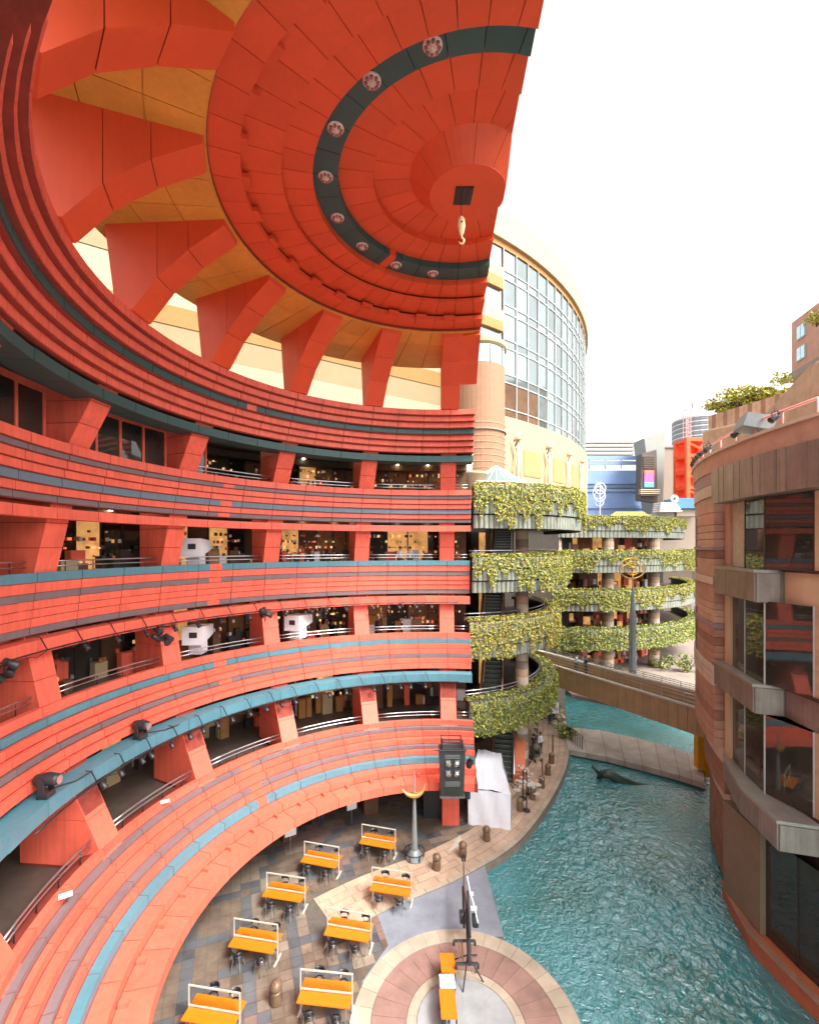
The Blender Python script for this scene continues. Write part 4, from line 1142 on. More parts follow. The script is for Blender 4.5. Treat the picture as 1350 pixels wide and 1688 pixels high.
# ================================================================== GROUND, CANAL, PLAZA
g = MB(); g.add([(-900, -900, -1.25), (900, -900, -1.25), (900, 900, -1.25), (-900, 900, -1.25)], [(0, 1, 2, 3)], EARTH); struct(g.build('ground'))
from mathutils import noise as mnoise
def wave(x, y):
    broad = mnoise.noise((x * .16 + 3.1, y * .13, .7))
    # choppier in mid basin, calm along the plaza edge and behind the footbridge
    ch = math.exp(-((x - 12.2 - .04 * (y - 18)) / 2.6) ** 2)
    amp = .10 + 1.8 * math.exp(-((x - 11.8 - .06 * (y - 18)) / 2.9) ** 2) + .22 * broad
    if y > 31: amp *= .55
    amp = max(.08, amp)
    p = (x * 1.55 + .6 * broad, y * 1.25, 1.3)
    h = .050 * mnoise.noise(p) + .038 * mnoise.noise((x * 3.4 + y * .5, y * 2.8 - x * .4, 4.2)) + (.016 + .02 * ch) * mnoise.noise((x * 6.6, y * 5.6, 9.0))
    return -.42 + amp * h
NX_, NY_ = 300, 430
wx = [1.5 + 24.5 * i / NX_ for i in range(NX_ + 1)]; wy = [11 + 42.0 * (j / NY_) ** 1.25 for j in range(NY_ + 1)]
wv = [(x, y, wave(x, y)) for y in wy for x in wx]
w = MB(); w.add(wv, [(j * (NX_ + 1) + i, j * (NX_ + 1) + i + 1, (j + 1) * (NX_ + 1) + i + 1, (j + 1) * (NX_ + 1) + i) for j in range(NY_) for i in range(NX_)], WATER)
w.add([(-6, -12, -.5), (46, -12, -.5), (46, 60, -.5), (-6, 60, -.5)], [(0, 1, 2, 3)], WATER)
struct(w.build('water', smooth=True))
edge = [gp(*q) for q in [(930, 1148), (934, 1190), (940, 1235), (936, 1265), (918, 1305), (893, 1345), (862, 1385), (830, 1410), (800, 1428)]]
SR = 4.05; SX, SY = 2.3, 16.0
corner = gp(800, 1428); c2x = corner.x - .1
a_c = math.acos((c2x - SX) / SR)
stage_arc = [(SX + SR * cos(a_c - (a_c + 1.75) * i / 26), SY + SR * sin(a_c - (a_c + 1.75) * i / 26)) for i in range(27)]
poly = [(p.x, p.y) for p in edge] + stage_arc + [(-4, 8), (-26, 2), (-26, 62), (19, 62), (19.5, 54)]
plaza = MB(); plaza.prism(poly, -1.2, 0, KERB)
plaza = struct(plaza.build('plaza_floor'))
b = MB(); b.prism([(x, y) for x, y in poly], .0, .004, GROUT)
b.build('paving_bed', plaza)
fp = MB(); fp.prism([(19.5, 52), (60, 40), (90, 60), (90, 110), (-10, 110), (-10, 62.05), (19, 62.05)], -1.2, 0.0, mat('far_plaza_paving', (.24, .19, .155), .75, .15, .4, bump=.1)); struct(fp.build('far_plaza_floor'))
fp = MB(); fp.prism([(26, 46.5), (60, 30), (60, 39.9), (19.7, 51.9)], -1.2, -.05, PINKST); struct(fp.build('far_quay'))

# promenade planks along the water
pts = edge[1:]
fine = []
for p, q in zip(pts, pts[1:]):
    for k in range(6): fine.append(p.lerp(q, k / 6))
fine.append(pts[-1])
ext = [gp(*q) for q in [(737, 1463), (684, 1482), (621, 1510), (560, 1545)]]
prev = pts[-1]
for q in ext:
    for k in range(1, 5): fine.append(prev.lerp(q, k / 4))
    prev = q
for _ in range(6):
    fine = [fine[0]] + [(fine[i - 1] + fine[i] * 2 + fine[i + 1]) / 4 for i in range(1, len(fine) - 1)] + [fine[-1]]
# resample by length
acc = [0]
for p, q in zip(fine, fine[1:]): acc.append(acc[-1] + (q - p).length)
def along(s):
    s = max(0, min(acc[-1], s))
    for i in range(len(acc) - 1):
        if s <= acc[i + 1]: return fine[i].lerp(fine[i + 1], (s - acc[i]) / max(1e-6, acc[i + 1] - acc[i]))
    return fine[-1]
def nrm(s):
    d = along(s + .3) - along(s - .3); n = Vector((d.y, -d.x, 0)).normalized(); return n if n.x < 0 else -n
OFF = [0.03, .34, .80, 1.25, 1.70, 2.15, 2.60]
npl = 0
for ci in range(6):
    s = .4 * (ci % 2); L = 1.35
    while s < acc[-1]:
        e = min(s + L, acc[-1])
        P = []
        for o in (OFF[ci] + .012, OFF[ci + 1] - .012):
            for u in (s + .012, (s + e) / 2, e - .012):
                p = along(u) + nrm(u) * o; P.append((p.x, p.y))
        m_ = MB(); m_.prism([P[0], P[1], P[2], P[5], P[4], P[3]], .004, .028 + (.02 if ci == 0 else 0), BEIGE2 if ci == 0 else BEIGE); m_.build('promenade_stone', plaza); npl += 1
        s += L

# round stage: rings of slabs
RG = [(3.36, SR - .02, BEIGE2, 10), (2.1, 3.34, PINKST, 12), (1.74, 2.08, BEIGE2, 20), (.02, 1.72, DISCST, 45)]
for r0, r1, m, st_ in RG:
    me = None
    for k in range(int(360 / st_)):
        if me is None:
            b = MB(); b.sector(r0, r1, .004, .034, .12, st_ - .12, 4, m); me = b.mesh('stage_slab')
        place('stage_slab', me, plaza, (SX, SY, 0), R_(st_ * k))
# grey apron between stage and promenade
def inpoly(x, y, P):
    c = False; j = len(P) - 1
    for i in range(len(P)):
        if (P[i][1] > y) != (P[j][1] > y) and x < (P[j][0] - P[i][0]) * (y - P[i][1]) / (P[j][1] - P[i][1]) + P[i][0]: c = not c
        j = i
    return c
e0 = corner
low_ = [p for p in fine if p.y < corner.y + .05 and p.x > gp(612, 1513).x]
GP_ = [(c2x + .08, corner.y)] + [(p.x + .0, p.y) for p in low_] + [tuple(gp(640, 1560)[:2]), tuple(gp(596, 1622)[:2]), (SX - SR + .9, SY + 1.6), (SX, SY + SR - .4), (c2x + .08, SY + SR * .90)]
ap = MB(); ap.prism(GP_, .004, .0275, GREYST); ap.build('apron_slab', plaza)
# mosaic paving: crossed spiral bands
def region(x, y):
    dx, dy = x - CX, y - CY; r = math.hypot(dx, dy); ph = math.degrees(math.atan2(-dx, dy))
    if inpoly(x, y, GP_): return None
    u = (ph + 7.5 * r) / 20.; v = (ph - 8.2 * r) / 21.
    fu, fv = u % 1, v % 1
    bu, bv = fu < .20, fv < .20
    if bu and bv: return TILE_D
    if bu: return TILE_G
    if bv: return TILE_G if (int(math.floor(u)) % 3) else TILE_T
    h = (int(math.floor(u)) * 7 + int(math.floor(v)) * 13) % 6
    return [TILE_B, TILE_B, TILE_P, TILE_B, TILE_T, TILE_B][h]
def on_promenade(x, y):
    "distance inland from the water edge line (large when off the promenade)"
    bi = min(range(len(fine)), key=lambda i: (fine[i].x - x) ** 2 + (fine[i].y - y) ** 2)
    d = fine[min(bi + 1, len(fine) - 1)] - fine[max(bi - 1, 0)]; n_ = Vector((d.y, -d.x, 0)).normalized()
    if n_.x > 0: n_ = -n_
    v = (Vector((x, y, 0)) - fine[bi]); t_ = v.dot(n_)
    return 99 if t_ < -.12 or abs(v.dot(d.normalized())) > .8 else abs(t_)
TS = .46
cand = []
for i in range(-34, 40):
    for j in range(-10, 60):
        x = CX + (i * cos(.35) - j * sin(.35)) * TS; y = 14 + (i * sin(.35) + j * cos(.35)) * TS
        dx, dy = x - CX, y - CY; r = math.hypot(dx, dy)
        if r < SR + .25 or r > 15.2 or y < 9: continue
        if not inpoly(x, y, poly): continue
        if x > CX and y > 27: pass
        if on_promenade(x, y) < 2.75 and y < 40: continue
        if x > 4.4: continue
        m = region(x, y)
        if m is None or x > c2x - .2 and y < corner.y: continue
        cand.append((y, x, m))
for i in range(0, 24):
    for j in range(0, 46):
        x = 4.5 + i * .5; y = 26 + j * .5
        if not inpoly(x, y, poly) or (on_promenade(x, y) < 2.75): continue
        cand.append((y + 100, x, BEIGE))
cand.sort(key=lambda c: c[0])
tm = {}
restm = MB(); ntile = 0
rg = random.Random(2)
apron = MB()
for (y, x, m) in cand:
    y = y - 100 if y > 95 else y
    h = .012 + rg.random() * .008
    if m is None:
        m = GREYST
    if ntile < 300 and x > -7 and m is not GREYST and m is not BEIGE:
        if m not in tm:
            b = MB(); b.box((0, 0, .010), (TS - .02, TS - .02, .02), m); tm[m] = b.mesh('paving_tile')
        place('paving_tile', tm[m], plaza, (x, y, .004 + rg.random() * .006), .35); ntile += 1
    else:
        restm.box((x, y, .004 + h / 2), ((.5 if m is BEIGE else TS) - (.02 if m is not GREYST else .004),) * 2 + (h,), m, 0 if m is BEIGE else .35)
stuff(restm.build('paving_tiles_far', plaza))
pw = MB(); pp = [tuple(gp(*q)[:2]) for q in [(795, 1372), (802, 1400), (745, 1406)]]; pw.prism([tuple(gp(758, 1377)[:2]), tuple(gp(762, 1392)[:2]), tuple(gp(738, 1407)[:2])], .03, .036, TILE_W); pw.build('pale_wedge', plaza)

# low stone footbridge
fbn = [gp(*q) for q in [(937, 1238), (1000, 1250), (1060, 1265), (1120, 1281), (1162, 1294)]]
fbf = [gp(*q) for q in [(925, 1200), (990, 1206), (1050, 1219), (1110, 1235), (1157, 1250)]]
fb = thing('stone_footbridge', 'low curved stone footbridge crossing the canal', 'bridge', (0, 0, 0))
for (a, b_, c, d) in zip(fbn, fbn[1:], fbf[1:], fbf):
    for u0, u1 in ((0, .5), (.5, 1)):
        p, q, r, s = a.lerp(b_, u0), a.lerp(b_, u1), d.lerp(c, u1), d.lerp(c, u0)
        g_ = (q - p).normalized() * .02
        m_ = MB(); m_.prism([((p + g_).x, (p + g_).y), ((q - g_).x, (q - g_).y), ((r - g_).x, (r - g_).y), ((s + g_).x, (s + g_).y)], -.30, .10, SLABB); m_.build('deck_slab', fb)
m_ = MB()
for (a, b_, c, d) in zip(fbn, fbn[1:], fbf[1:], fbf): 
    i_ = lambda p, q: p.lerp(q, .04)
    m_.prism([(v.x, v.y) for v in (i_(a, d), i_(b_, c), i_(c, b_), i_(d, a))], -.6, .06, KERB)
m_.build('deck_beam', fb)

# upper brown bridge
ub = thing('brown_bridge', 'brown panelled pedestrian bridge leading into the brick drum building', 'bridge', (0, 0, 0))
zt_ = H - 11.3
nl, nr = gp(896, 1092, zt_), gp(1168, 1173, zt_)
fl_, fr_ = gp(880, 1071, H - 10.6), gp(1156, 1143, H - 10.6)
n = 22
for k in range(n):
    p, q = nl.lerp(nr, k / n), nl.lerp(nr, (k + 1) / n); d = q - p
    m_ = MB(); c = (p + q) / 2; m_.box((c.x, c.y, zt_ - .98), (d.length - .03, .16, 1.86), BRIDGE, math.atan2(d.y, d.x)); m_.build('cladding_panel', ub)
def strip(p, q, w, z0, z1, m, nm):
    d = q - p; c = (p + q) / 2; b = MB(); b.box((c.x, c.y, (z0 + z1) / 2), (d.xy.length, w, z1 - z0), m, math.atan2(d.y, d.x)); return b.build(nm, ub)
fl0, fr0 = Vector((fl_.x, fl_.y, 0)), Vector((fr_.x, fr_.y, 0))
strip(nl, nr, .34, zt_ - .06, zt_ + .06, DECK, 'near_coping')
strip(fl0, fr0, .3, zt_ - 1.9, H - 10.66, BRIDGE, 'far_parapet'); strip(fl0, fr0, .42, H - 10.66, H - 10.54, DECK, 'far_coping')
b = MB(); b.prism([(nl.x, nl.y), (nr.x, nr.y), (fr_.x, fr_.y), (fl_.x, fl_.y)], zt_ - 1.7, zt_ - .3, DECK); b.build('deck', ub)
def bridge_rail(p, q, z, n_, nm, bars):
    b = MB()
    for dz in bars: b.tube([p + Vector((0, 0, z + dz - p.z)), q + Vector((0, 0, z + dz - q.z))], .035, STEEL, 6)
    for k in range(n_ + 1):
        u = p.lerp(q, k / n_); b.tube([(u.x, u.y, z), (u.x, u.y, z + bars[-1])], .03, STEEL, 5)
    b.build(nm, ub)
bridge_rail(nl.lerp(nr, .02), nr, zt_ + .05, 9, 'railing', (.25, .55, .8))
bridge_rail(fl0.lerp(fr0, .1), fr0, H - 10.55, 10, 'railing', (.15, .3, .45))
yp = thing('yellow_pillar', 'yellow painted double pillar under the bridge at the brick drum', 'pillar', tuple(gp(1152, 1272)))
b = MB(); b.box((0, 0, 2.0), (.45, .5, 3.4), YEL); b.build('slab', yp)
b = MB(); b.add([(.26, -.3, -.3), (.62, -.3, -.3), (.62, .2, -.3), (.26, .2, -.3), (.26, -.3, 3.3), (.62, -.3, 3.3), (.62, .2, 3.3), (.26, .2, 3.3)], [(0, 3, 2, 1), (4, 5, 6, 7), (0, 1, 5, 4), (1, 2, 6, 5), (2, 3, 7, 6), (3, 0, 4, 7)], YEL); b.build('fin', yp)

# tall pole with rings
tp_ = thing('ring_topped_pole', 'tall grey tapered pole crowned by gold rings beyond the bridge', 'sculpture', (26.4, 52, 0))
zz = H - 4.6
b = MB(); b.lathe([(.40, 0), (.38, .2), (.31, zz * .75), (.17, zz * .93), (.10, zz), (.04, zz + .2)], 8, CAST); b.build('shaft', tp_)
b = MB()
for k in range(8): a = 2 * pi * k / 8 + .39; b.tube([(.39 * cos(a), .39 * sin(a), .2), (.31 * cos(a), .31 * sin(a), zz * .75)], .04, GREYM, 4)
b.build('shaft_rib', tp_)
zc_ = at(1042, 937, 52).z
for r, rz_ in ((1.5, 1.15), (.85, .75), (1.2, .5)):
    b = MB(); b.tube([(r * cos(t), .08 * r, zc_ + rz_ * sin(t)) for t in [i * pi / 12 for i in range(24)]], .07, GOLD, 6, closed=True); b.build('ring', tp_, smooth=True)
b = MB(); b.tube([(0, 0, zz - .2), (0, 0, zc_ - .4)], .06, GOLD, 6); b.tube([(0, 0, zc_), (0, 0, at(1042, 905, 52).z)], [.07, .01], GOLD, 6); b.lathe([(.02, -.35), (.3, 0), (.02, .35)], 10, GOLD, (0, 0, zc_)); b.build('finial', tp_, smooth=True)

# sculpture in the water
ds = thing('water_sculpture', 'dark half sunken stone fish sculpture near the footbridge', 'sculpture', tuple(gp(1000, 1288, -.5)))
b = MB(); b.tube([(-.6, .2, .1), (-.3, .1, .45), (.2, 0, .55), (.8, -.2, .22), (2.0, -.5, -.18), (3.6, -.8, -.26), (4.4, -1.1, -.3)], [.1, .28, .36, .33, .34, .3, .05], SLIME, 9); b.build('body', ds, smooth=True)
for s in (-1, 1):
    b = MB(); b.tube([(-.45, .1 + .2 * s, .4), (-.75, .1 + .55 * s, .75), (-.7, .1 + .75 * s, 1.0)], [.14, .10, .03], SLIME, 6); b.build('fin', ds, smooth=True)

# ================================================================== PLAZA OBJECTS
# ---- tables with screens, stools
TW, TD, TH = 1.9, .95, .72
def table_protos():
    P = {}
    b = MB(); b.box((0, .25, TH - .02), (TW, TD / 2 - .02, .04), TABLEO); P['top_a'] = b.mesh('table_top')
    b = MB(); b.box((0, -.25, TH - .02), (TW, TD / 2 - .02, .04), TABLEO); P['top_b'] = b.mesh('table_top')
    b = MB(); b.box((0, 0, TH - .06), (TW - .1, TD - .1, .036), TABLEE); P['frame'] = b.mesh('under_frame')
    b = MB(); b.box((0, 0, TH / 2 - .04), (.05, .05, TH - .08), STEEL); P['leg'] = b.mesh('leg')
    b = MB(); z0, z1 = TH + .02, TH + .74
    for x in (-TW / 2, TW / 2): b.box((x, 0, z1 / 2 + .02), (.035, .05, z1), ACRYL)
    b.box((0, 0, z1), (TW + .04, .04, .045), ACRYL); b.box((0, 0, z0 + .03), (TW - .052, .04, .05), ACRYL)
    for x in (-TW / 2, TW / 2): b.box((x, 0, .03), (.07, .62, .05), ACRYL)
    P['screen'] = b.mesh('screen_frame')
    pm = bpy.data.materials.new('clear_screen'); pm.use_nodes = True; bs_ = pm.node_tree.nodes['Principled BSDF']
    bs_.inputs['Transmission Weight'].default_value = 1; bs_.inputs['Roughness'].default_value = 0.02; bs_.inputs['IOR'].default_value = 1.05; bs_.inputs['Base Color'].default_value = (.96, .97, .97, 1)
    b = MB(); b.box((0, 0, (z0 + z1) / 2 + .03), (TW - .06, .008, z1 - z0 - .1), pm); P['pane'] = b.mesh('screen_pane')
    return P
TP = table_protos()
def stool_mesh():
    s = MB(); s.lathe([(.02, .44), (.17, .43), (.20, .455), (.19, .48), (.02, .485)], 14, BLACKP); s.lathe([(.02, .488), (.12, .487), (.10, .492)], 12, STEEL)
    k = MB(); pts = [(.21 * cos(t), .21 * sin(t), .72) for t in [pi * .15 + pi * .7 * i / 6 for i in range(7)]]
    P = []
    for x, y, z in pts: P += [(x, y, z - .09), (x * 1.04, y * 1.04, z + .07), (x * 1.14, y * 1.14, z + .07), (x * 1.10, y * 1.10, z - .09)]
    F = [(4 * i + j, 4 * i + 4 + j, 4 * i + 4 + (j + 1) % 4, 4 * i + (j + 1) % 4) for i in range(6) for j in range(4)] + [(0, 1, 2, 3), (27, 26, 25, 24)]
    k.add(P, F, BLACKP)
    l = MB(); l.tube([(.13, .13, .44), (.19, .19, 0)], .014, STEEL, 5)
    u = MB(); u.tube([(.12, .15, .45), (.13, .19, .72)], .013, STEEL, 5); u.tube([(-.12, .15, .45), (-.13, .19, .72)], .013, STEEL, 5)
    return s.mesh('seat', True), k.mesh('backrest', True), l.mesh('leg'), u.mesh('back_support')
SM_ = stool_mesh()
def stool(label, x, y, rz, group):
    t = thing('chair', label, 'chair', (x, y, .03), rz, group)
    place('seat', SM_[0], t); place('backrest', SM_[1], t); place('back_support', SM_[3], t)
    for k in range(4): place('leg', SM_[2], t, (0, 0, 0), k * pi / 2)
T = [((624, 1387), -15, 'nearest the moon topped pole'), ((530, 1417), -14, 'in back row under ledge'),
     ((471, 1471), -11, 'third along the curved ledge from the moon pole'), ((645.6, 1462), -12, 'at the promenade edge beside the grey apron'),
     ((575.6, 1533), -11, 'between the grey apron and the charcoal diamonds'), ((421.6, 1551), -10, 'fourth along the curved ledge'),
     ((353, 1668), -9, 'at the lower left corner, cut by the frame'), ((538, 1638), -6, 'beside the sand ring of the round stage')]
for k, ((px, py), deg, where) in enumerate(T):
    c = gp(px, py, TH); rz = R_(deg)
    t = thing('screened_table', 'orange table with white framed screen ' + where, 'table', (c.x, c.y, .03), rz, 'orange tables on the plaza')
    for q in ('top_a', 'top_b', 'frame', 'screen', 'pane'): place({'top_a': 'table_top', 'top_b': 'table_top', 'frame': 'under_frame', 'screen': 'screen_frame', 'pane': 'screen_pane'}[q], TP[q], t)
    for x in (-.8, .8):
        for y in (-.38, .38): place('leg', TP['leg'], t, (x, y, 0))
    for x, side in ((-.48, 'left'), (.48, 'right')):
        for y, s2 in ((-.62, 'near'), (.66, 'far')):
            jx, jy, jr = rng.uniform(-.06, .06), rng.uniform(-.05, .05), rng.uniform(-.3, .3)
            w_ = Vector((x + jx, y + jy, 0)); w_.rotate(Matrix.Rotation(rz, 3, 'Z'))
            stool('black chair, %s %s seat at the table %s' % (s2, side, where.split(',')[0].replace('in the back row under the ledge', 'in back row under ledge').replace('between the grey apron and the charcoal diamonds', 'beside the charcoal diamonds').replace('at the promenade edge beside the grey apron', 'at the promenade edge').replace('third along the curved ledge from the moon pole', 'third along the curved ledge').replace('beside the sand ring of the round stage', 'beside the stage ring')), c.x + w_.x, c.y + w_.y, rz + (pi if y < 0 else 0) + jr, 'black chairs at the orange tables')
# ---- stage tables in a row with papers
zz = .74
for k, (py0, py1, m, lab) in enumerate([(1571, 1604, 'o', 'far orange box table in the row on the round stage'), (1606, 1629, 'w', 'white paper covered box table in the row on the round stage'), (1630, 1680, 'o', 'long orange box table nearest on the round stage')]):
    p, q = gp(736, py0, zz), gp(736, py1, zz); Ld = p.y - q.y
    t = thing('box_table', lab, 'table', (p.x, (p.y + q.y) / 2, .034), 0, 'row of box tables on the stage')
    b = MB(); b.box((0, 0, zz - .06), (.56, Ld - .03, .05), TABLEO if m == 'o' else PAPER); b.build('table_top', t)
    b = MB()
    for x in (-.24, .24):
        for y in (-Ld / 2 + .06, Ld / 2 - .06): b.box((x, y, zz / 2 - .045), (.05, .05, zz - .09), BLACKP)
    b.box((0, 0, zz / 2), (.03, Ld - .15, zz - .2), BLACKP); b.build('stand', t)
    if m == 'w':
        for x, y, r in ((-.12, .12, .1), (.12, -.1, -.05), (-.1, -.14, 0)):
            b = MB(); b.box((x, y, zz - .03), (.2, .22, .006), WHITEP, r); b.box((x, y + .02, zz - .0255), (.12, .015, .003), MARK, r); b.box((x - .03, y - .04, zz - .0255), (.02, .1, .003), MARK, r); b.build('notice_sheet', t)

# ---- moon pole
mp = thing('moon_pole', 'grey cone pole with golden crescent moon on the plaza', 'sculpture', tuple(gp(683, 1416)))
Lm = at(682, 1270, mp.location.y).z
b = MB(); b.lathe([(.22, .0), (.18, .5), (.05, Lm - .8), (.02, Lm)], 8, CAST); b.build('cone', mp)
b = MB(); b.lathe([(.50, 0), (.48, .12), (.26, .42), (.2, .5)], 14, CAST); b.build('base', mp, smooth=True)
b = MB()
for k in range(6):
    a = 2 * pi * k / 6; b.tube([(.48 * cos(a), .48 * sin(a), .06), (.55 * cos(a), .55 * sin(a), .42)], .03, IRON, 5)
b.tube([(.55 * cos(i * pi / 8), .55 * sin(i * pi / 8), .42) for i in range(16)], .03, IRON, 5, closed=True); b.build('base_rail', mp)
b = MB(); P = []; zc_ = at(676, 1303, mp.location.y).z; rM = .62
for i in range(19):
    a = R_(195 + 175 * i / 18); wd = .15 * sin(pi * i / 18) + .004
    P.append(((cos(a) * (rM - wd * .6) - .05, 0, zc_ + .30 + sin(a) * (rM - wd * .6)), wd))
b.tube([p for p, _ in P], [w_ for _, w_ in P], GOLD, 8); b.build('crescent', mp, (0, -.12, 0), smooth=True)

# ---- light tower on red pillar
lt = thing('red_pillar', 'square red pillar standing on the plaza under the balcony end', 'pillar', (gp(743, 1362).x, gp(743, 1362).y + .5, 0))
for z0, z1 in ((0.0, 1.25), (1.27, 1.95)):
    b = MB(); b.box((0, 0, (z0 + z1) / 2), (1.02, 1.0, z1 - z0), RED); b.build('pillar_panel', lt)
b = MB(); b.box((-1.1, .6, 1.3), (1.0, .8, 2.6), IRON); b.build('dark_flank', lt)
tr = thing('light_tower', 'black louvred projector tower hung before the balcony end', 'projector', (2.85, 25.42, 3.05))
zA = 3.1
b = MB(); b.add([(-.62, -.36, .06), (.62, -.36, .06), (.62, .36, .06), (-.62, .36, .06), (-.72, -.36, zA - .5), (.72, -.36, zA - .5), (.72, .36, zA - .5), (-.72, .36, zA - .5)], [(0, 3, 2, 1), (4, 5, 6, 7), (0, 1, 5, 4), (1, 2, 6, 5), (2, 3, 7, 6), (3, 0, 4, 7)], GUN); b.build('cabinet', tr)
LG = mat('louvre_grey', (.13, .15, .13), .5, .3, 12)
for z0, n_ in ((.62, 4), (2.15, 3)):
    b = MB()
    for k in range(n_): b.box((0, -.385, z0 + k * .075), (.82, .04, .035), LG)
    b.build('vent', tr)
b = MB(); b.box((0, -.375, .28), (.95, .02, .42), mat('dark_green_panel', (.02, .03, .02), .3, .2, 5)); b.build('door', tr)
for x in (-.25, .25):
    for z in (1.22, 1.78):
        b = MB(); b.lathe([(.02, 0), (.14, .02), (.16, .12), (.10, .2)], 10, LENS); o = b.build('lamp', tr, (x, -.50, z)); o.rotation_euler = (R_(-60), 0, R_(x * 60))
        b = MB(); b.box((x, -.40, z + .2), (.26, .1, .10), STEEL, .3); b.box((x + .12, -.42, z - .02), (.05, .08, .3), GUN); b.build('bracket', tr)
b = MB()
for z in (0, .2, .4): b.tube([(-.55, -.34, zA - .42 + z), (.55, -.34, zA - .42 + z), (.55, .36, zA - .42 + z), (-.55, .36, zA - .42 + z)], .035, IRON, 5, closed=True)
for x in (-.55, .55):
    for y in (-.34, .36): b.tube([(x, y, zA - .5), (x, y, zA + .05)], .03, IRON, 5)
b.tube([(-1.0, -.42, zA - .5), (.8, -.42, zA - .5)], .035, IRON, 5); b.build('top_rack', tr)
b = MB(); b.tube([(0, 0, 0), (0, 0, .35), (.0, .0, .5)], [.16, .2, .12], GUN, 8); b.tube([(0, -.05, .4), (.05, -.1, .75)], [.1, .16], GUN, 8); o = b.build('side_lamp', tr, (.92, -.2, zA - 1.5)); o.rotation_euler = (R_(20), R_(10), 0)
b = MB(); b.box((0, 0, .0), (1.35, .82, .1), mat('rack_plate', (.12, .11, .11), .5, .2, 5)); b.build('base_plate', tr)
hl = thing('hanging_loudspeaker', 'slim black loudspeaker on an arm between red pillar and white tent', 'loudspeaker', (lt.location.x + 1.05, lt.location.y - .35, 2.0))
b = MB(); b.box((0, 0, 0), (.26, .3, .8), GUN); b.build('cabinet', hl)
b = MB(); b.tube([(0, 0, .4), (0, 0, 1.7), (-.6, .2, 1.75)], .05, IRON, 6); b.build('arm', hl)

# ---- white tent
p0, p1 = gp(772, 1360), gp(842, 1370)
tt = thing('tarpaulin_tent', 'white tarpaulin covered stall with slanting roof beside the promenade', 'tent', (0, 0, 0))
zr = 2.15
A, B = Vector((p0.x, p0.y, 0)), Vector((p1.x, p1.y, 0))
Cb = at(826, 1243, 33.2); Db = at(788, 1236, 33.2)
nx, nz = 9, 6
b = MB(); rg = random.Random(8)
P = [];
for j in range(nz + 1):
    for i in range(nx + 1):
        q = A.lerp(B, i / nx); q.z = zr * j / nz + .03; wv = .07 * sin(i * 1.7 + j * .6) + rg.uniform(-.03, .03)
        P.append((q.x, q.y - wv * (1 if 0 < i < nx else 0), q.z))
b.add(P, [(j * (nx + 1) + i, j * (nx + 1) + i + 1, (j + 1) * (nx + 1) + i + 1, (j + 1) * (nx + 1) + i) for j in range(nz) for i in range(nx)], TARP)
b.build('front_sheet', tt, smooth=True)
b = MB(); P = []
for j in range(9):
    for i in range(nx + 1):
        f_ = A.lerp(B, i / nx); f_.z = zr + .03; k_ = Db.lerp(Cb, i / nx); q = f_.lerp(k_, j / 8)
        q.z += -.12 * sin(pi * j / 8) + .05 * sin(i * 1.3 + j * 1.1) + .10 * (abs((i / nx) - .45 + j * .02) < .12)
        P.append(q)
b.add(P, [(j * (nx + 1) + i, j * (nx + 1) + i + 1, (j + 1) * (nx + 1) + i + 1, (j + 1) * (nx + 1) + i) for j in range(8) for i in range(nx)], TARP); b.build('roof_sheet', tt, smooth=True)
b = MB(); P = []
for j in range(7):
    q = Vector((B.x, B.y, 0)).lerp(Vector((Cb.x, Cb.y, 0)), j / 6); top_ = Vector((B.x, B.y, zr + .03)).lerp(Cb, j / 6)
    for k in range(4): z = top_.z * k / 3 + .02 * (3 - k) / 3; P.append((q.x + .06 * sin(j * 2 + k), q.y, z))
b.add(P, [(j * 4 + k, (j + 1) * 4 + k, (j + 1) * 4 + k + 1, j * 4 + k + 1) for j in range(6) for k in range(3)], TARP)
P2 = [(A.x, A.y, .03), (Db.x, Db.y, .03), tuple(Db), (A.x, A.y, zr + .03)]; b.add(P2, [(0, 1, 2, 3)], TARP); P2 = [(Db.x, Db.y, .03), (Cb.x, Cb.y, .03), tuple(Cb), tuple(Db)]; b.add(P2, [(0, 1, 2, 3)], TARP); b.build('side_sheet', tt, smooth=True)
b = MB()
for q, z in ((A, zr), (B, zr)): b.tube([(q.x, q.y + .05, .03), (q.x, q.y + .05, z)], .035, STEEL, 6)
b.build('tent_pole', tt)

# ---- bollards
bm1 = MB(); bm1.lathe([(.21, 0), (.22, .05), (.20, .40), (.21, .44), (.16, .46), (.02, .47)], 16, STONEB); bm1 = bm1.mesh('pedestal', True)
bm2 = MB(); bm2.lathe([(.02, .46)] + [(.225 * cos(R_(t)), .60 + .21 * sin(R_(t))) for t in range(-50, 90, 14)] + [(.01, .812)], 16, STONEB); bm2 = bm2.mesh('ball', True)
bl = [((802, 1386), 'brown stone ball bollard below the corner of the white tent'), ((720, 1434), 'brown stone ball bollard right of the moon pole base'), ((763, 1413), 'brown stone ball bollard at the tip of the camera crane'), ((455, 1655), 'brown stone ball bollard among the tables at lower left'),
      ((857, 1337), 'brown bollard nearest the white tent in the waterside row'), ((878, 1318), 'second bollard from the white tent in the waterside row'), ((893, 1299), 'third bollard from the white tent, with a thin post behind'), ((903, 1278), 'fourth bollard from the white tent in the waterside row'), ((909, 1259), 'bollard farthest along the waterside row before the barrier')]
for (px, py), lab in bl:
    c = gp(px, py); t = thing('stone_bollard', lab, 'bollard', (c.x, c.y, .03), 0, 'stone bollards along the water'); place('pedestal', bm1, t); place('ball', bm2, t)
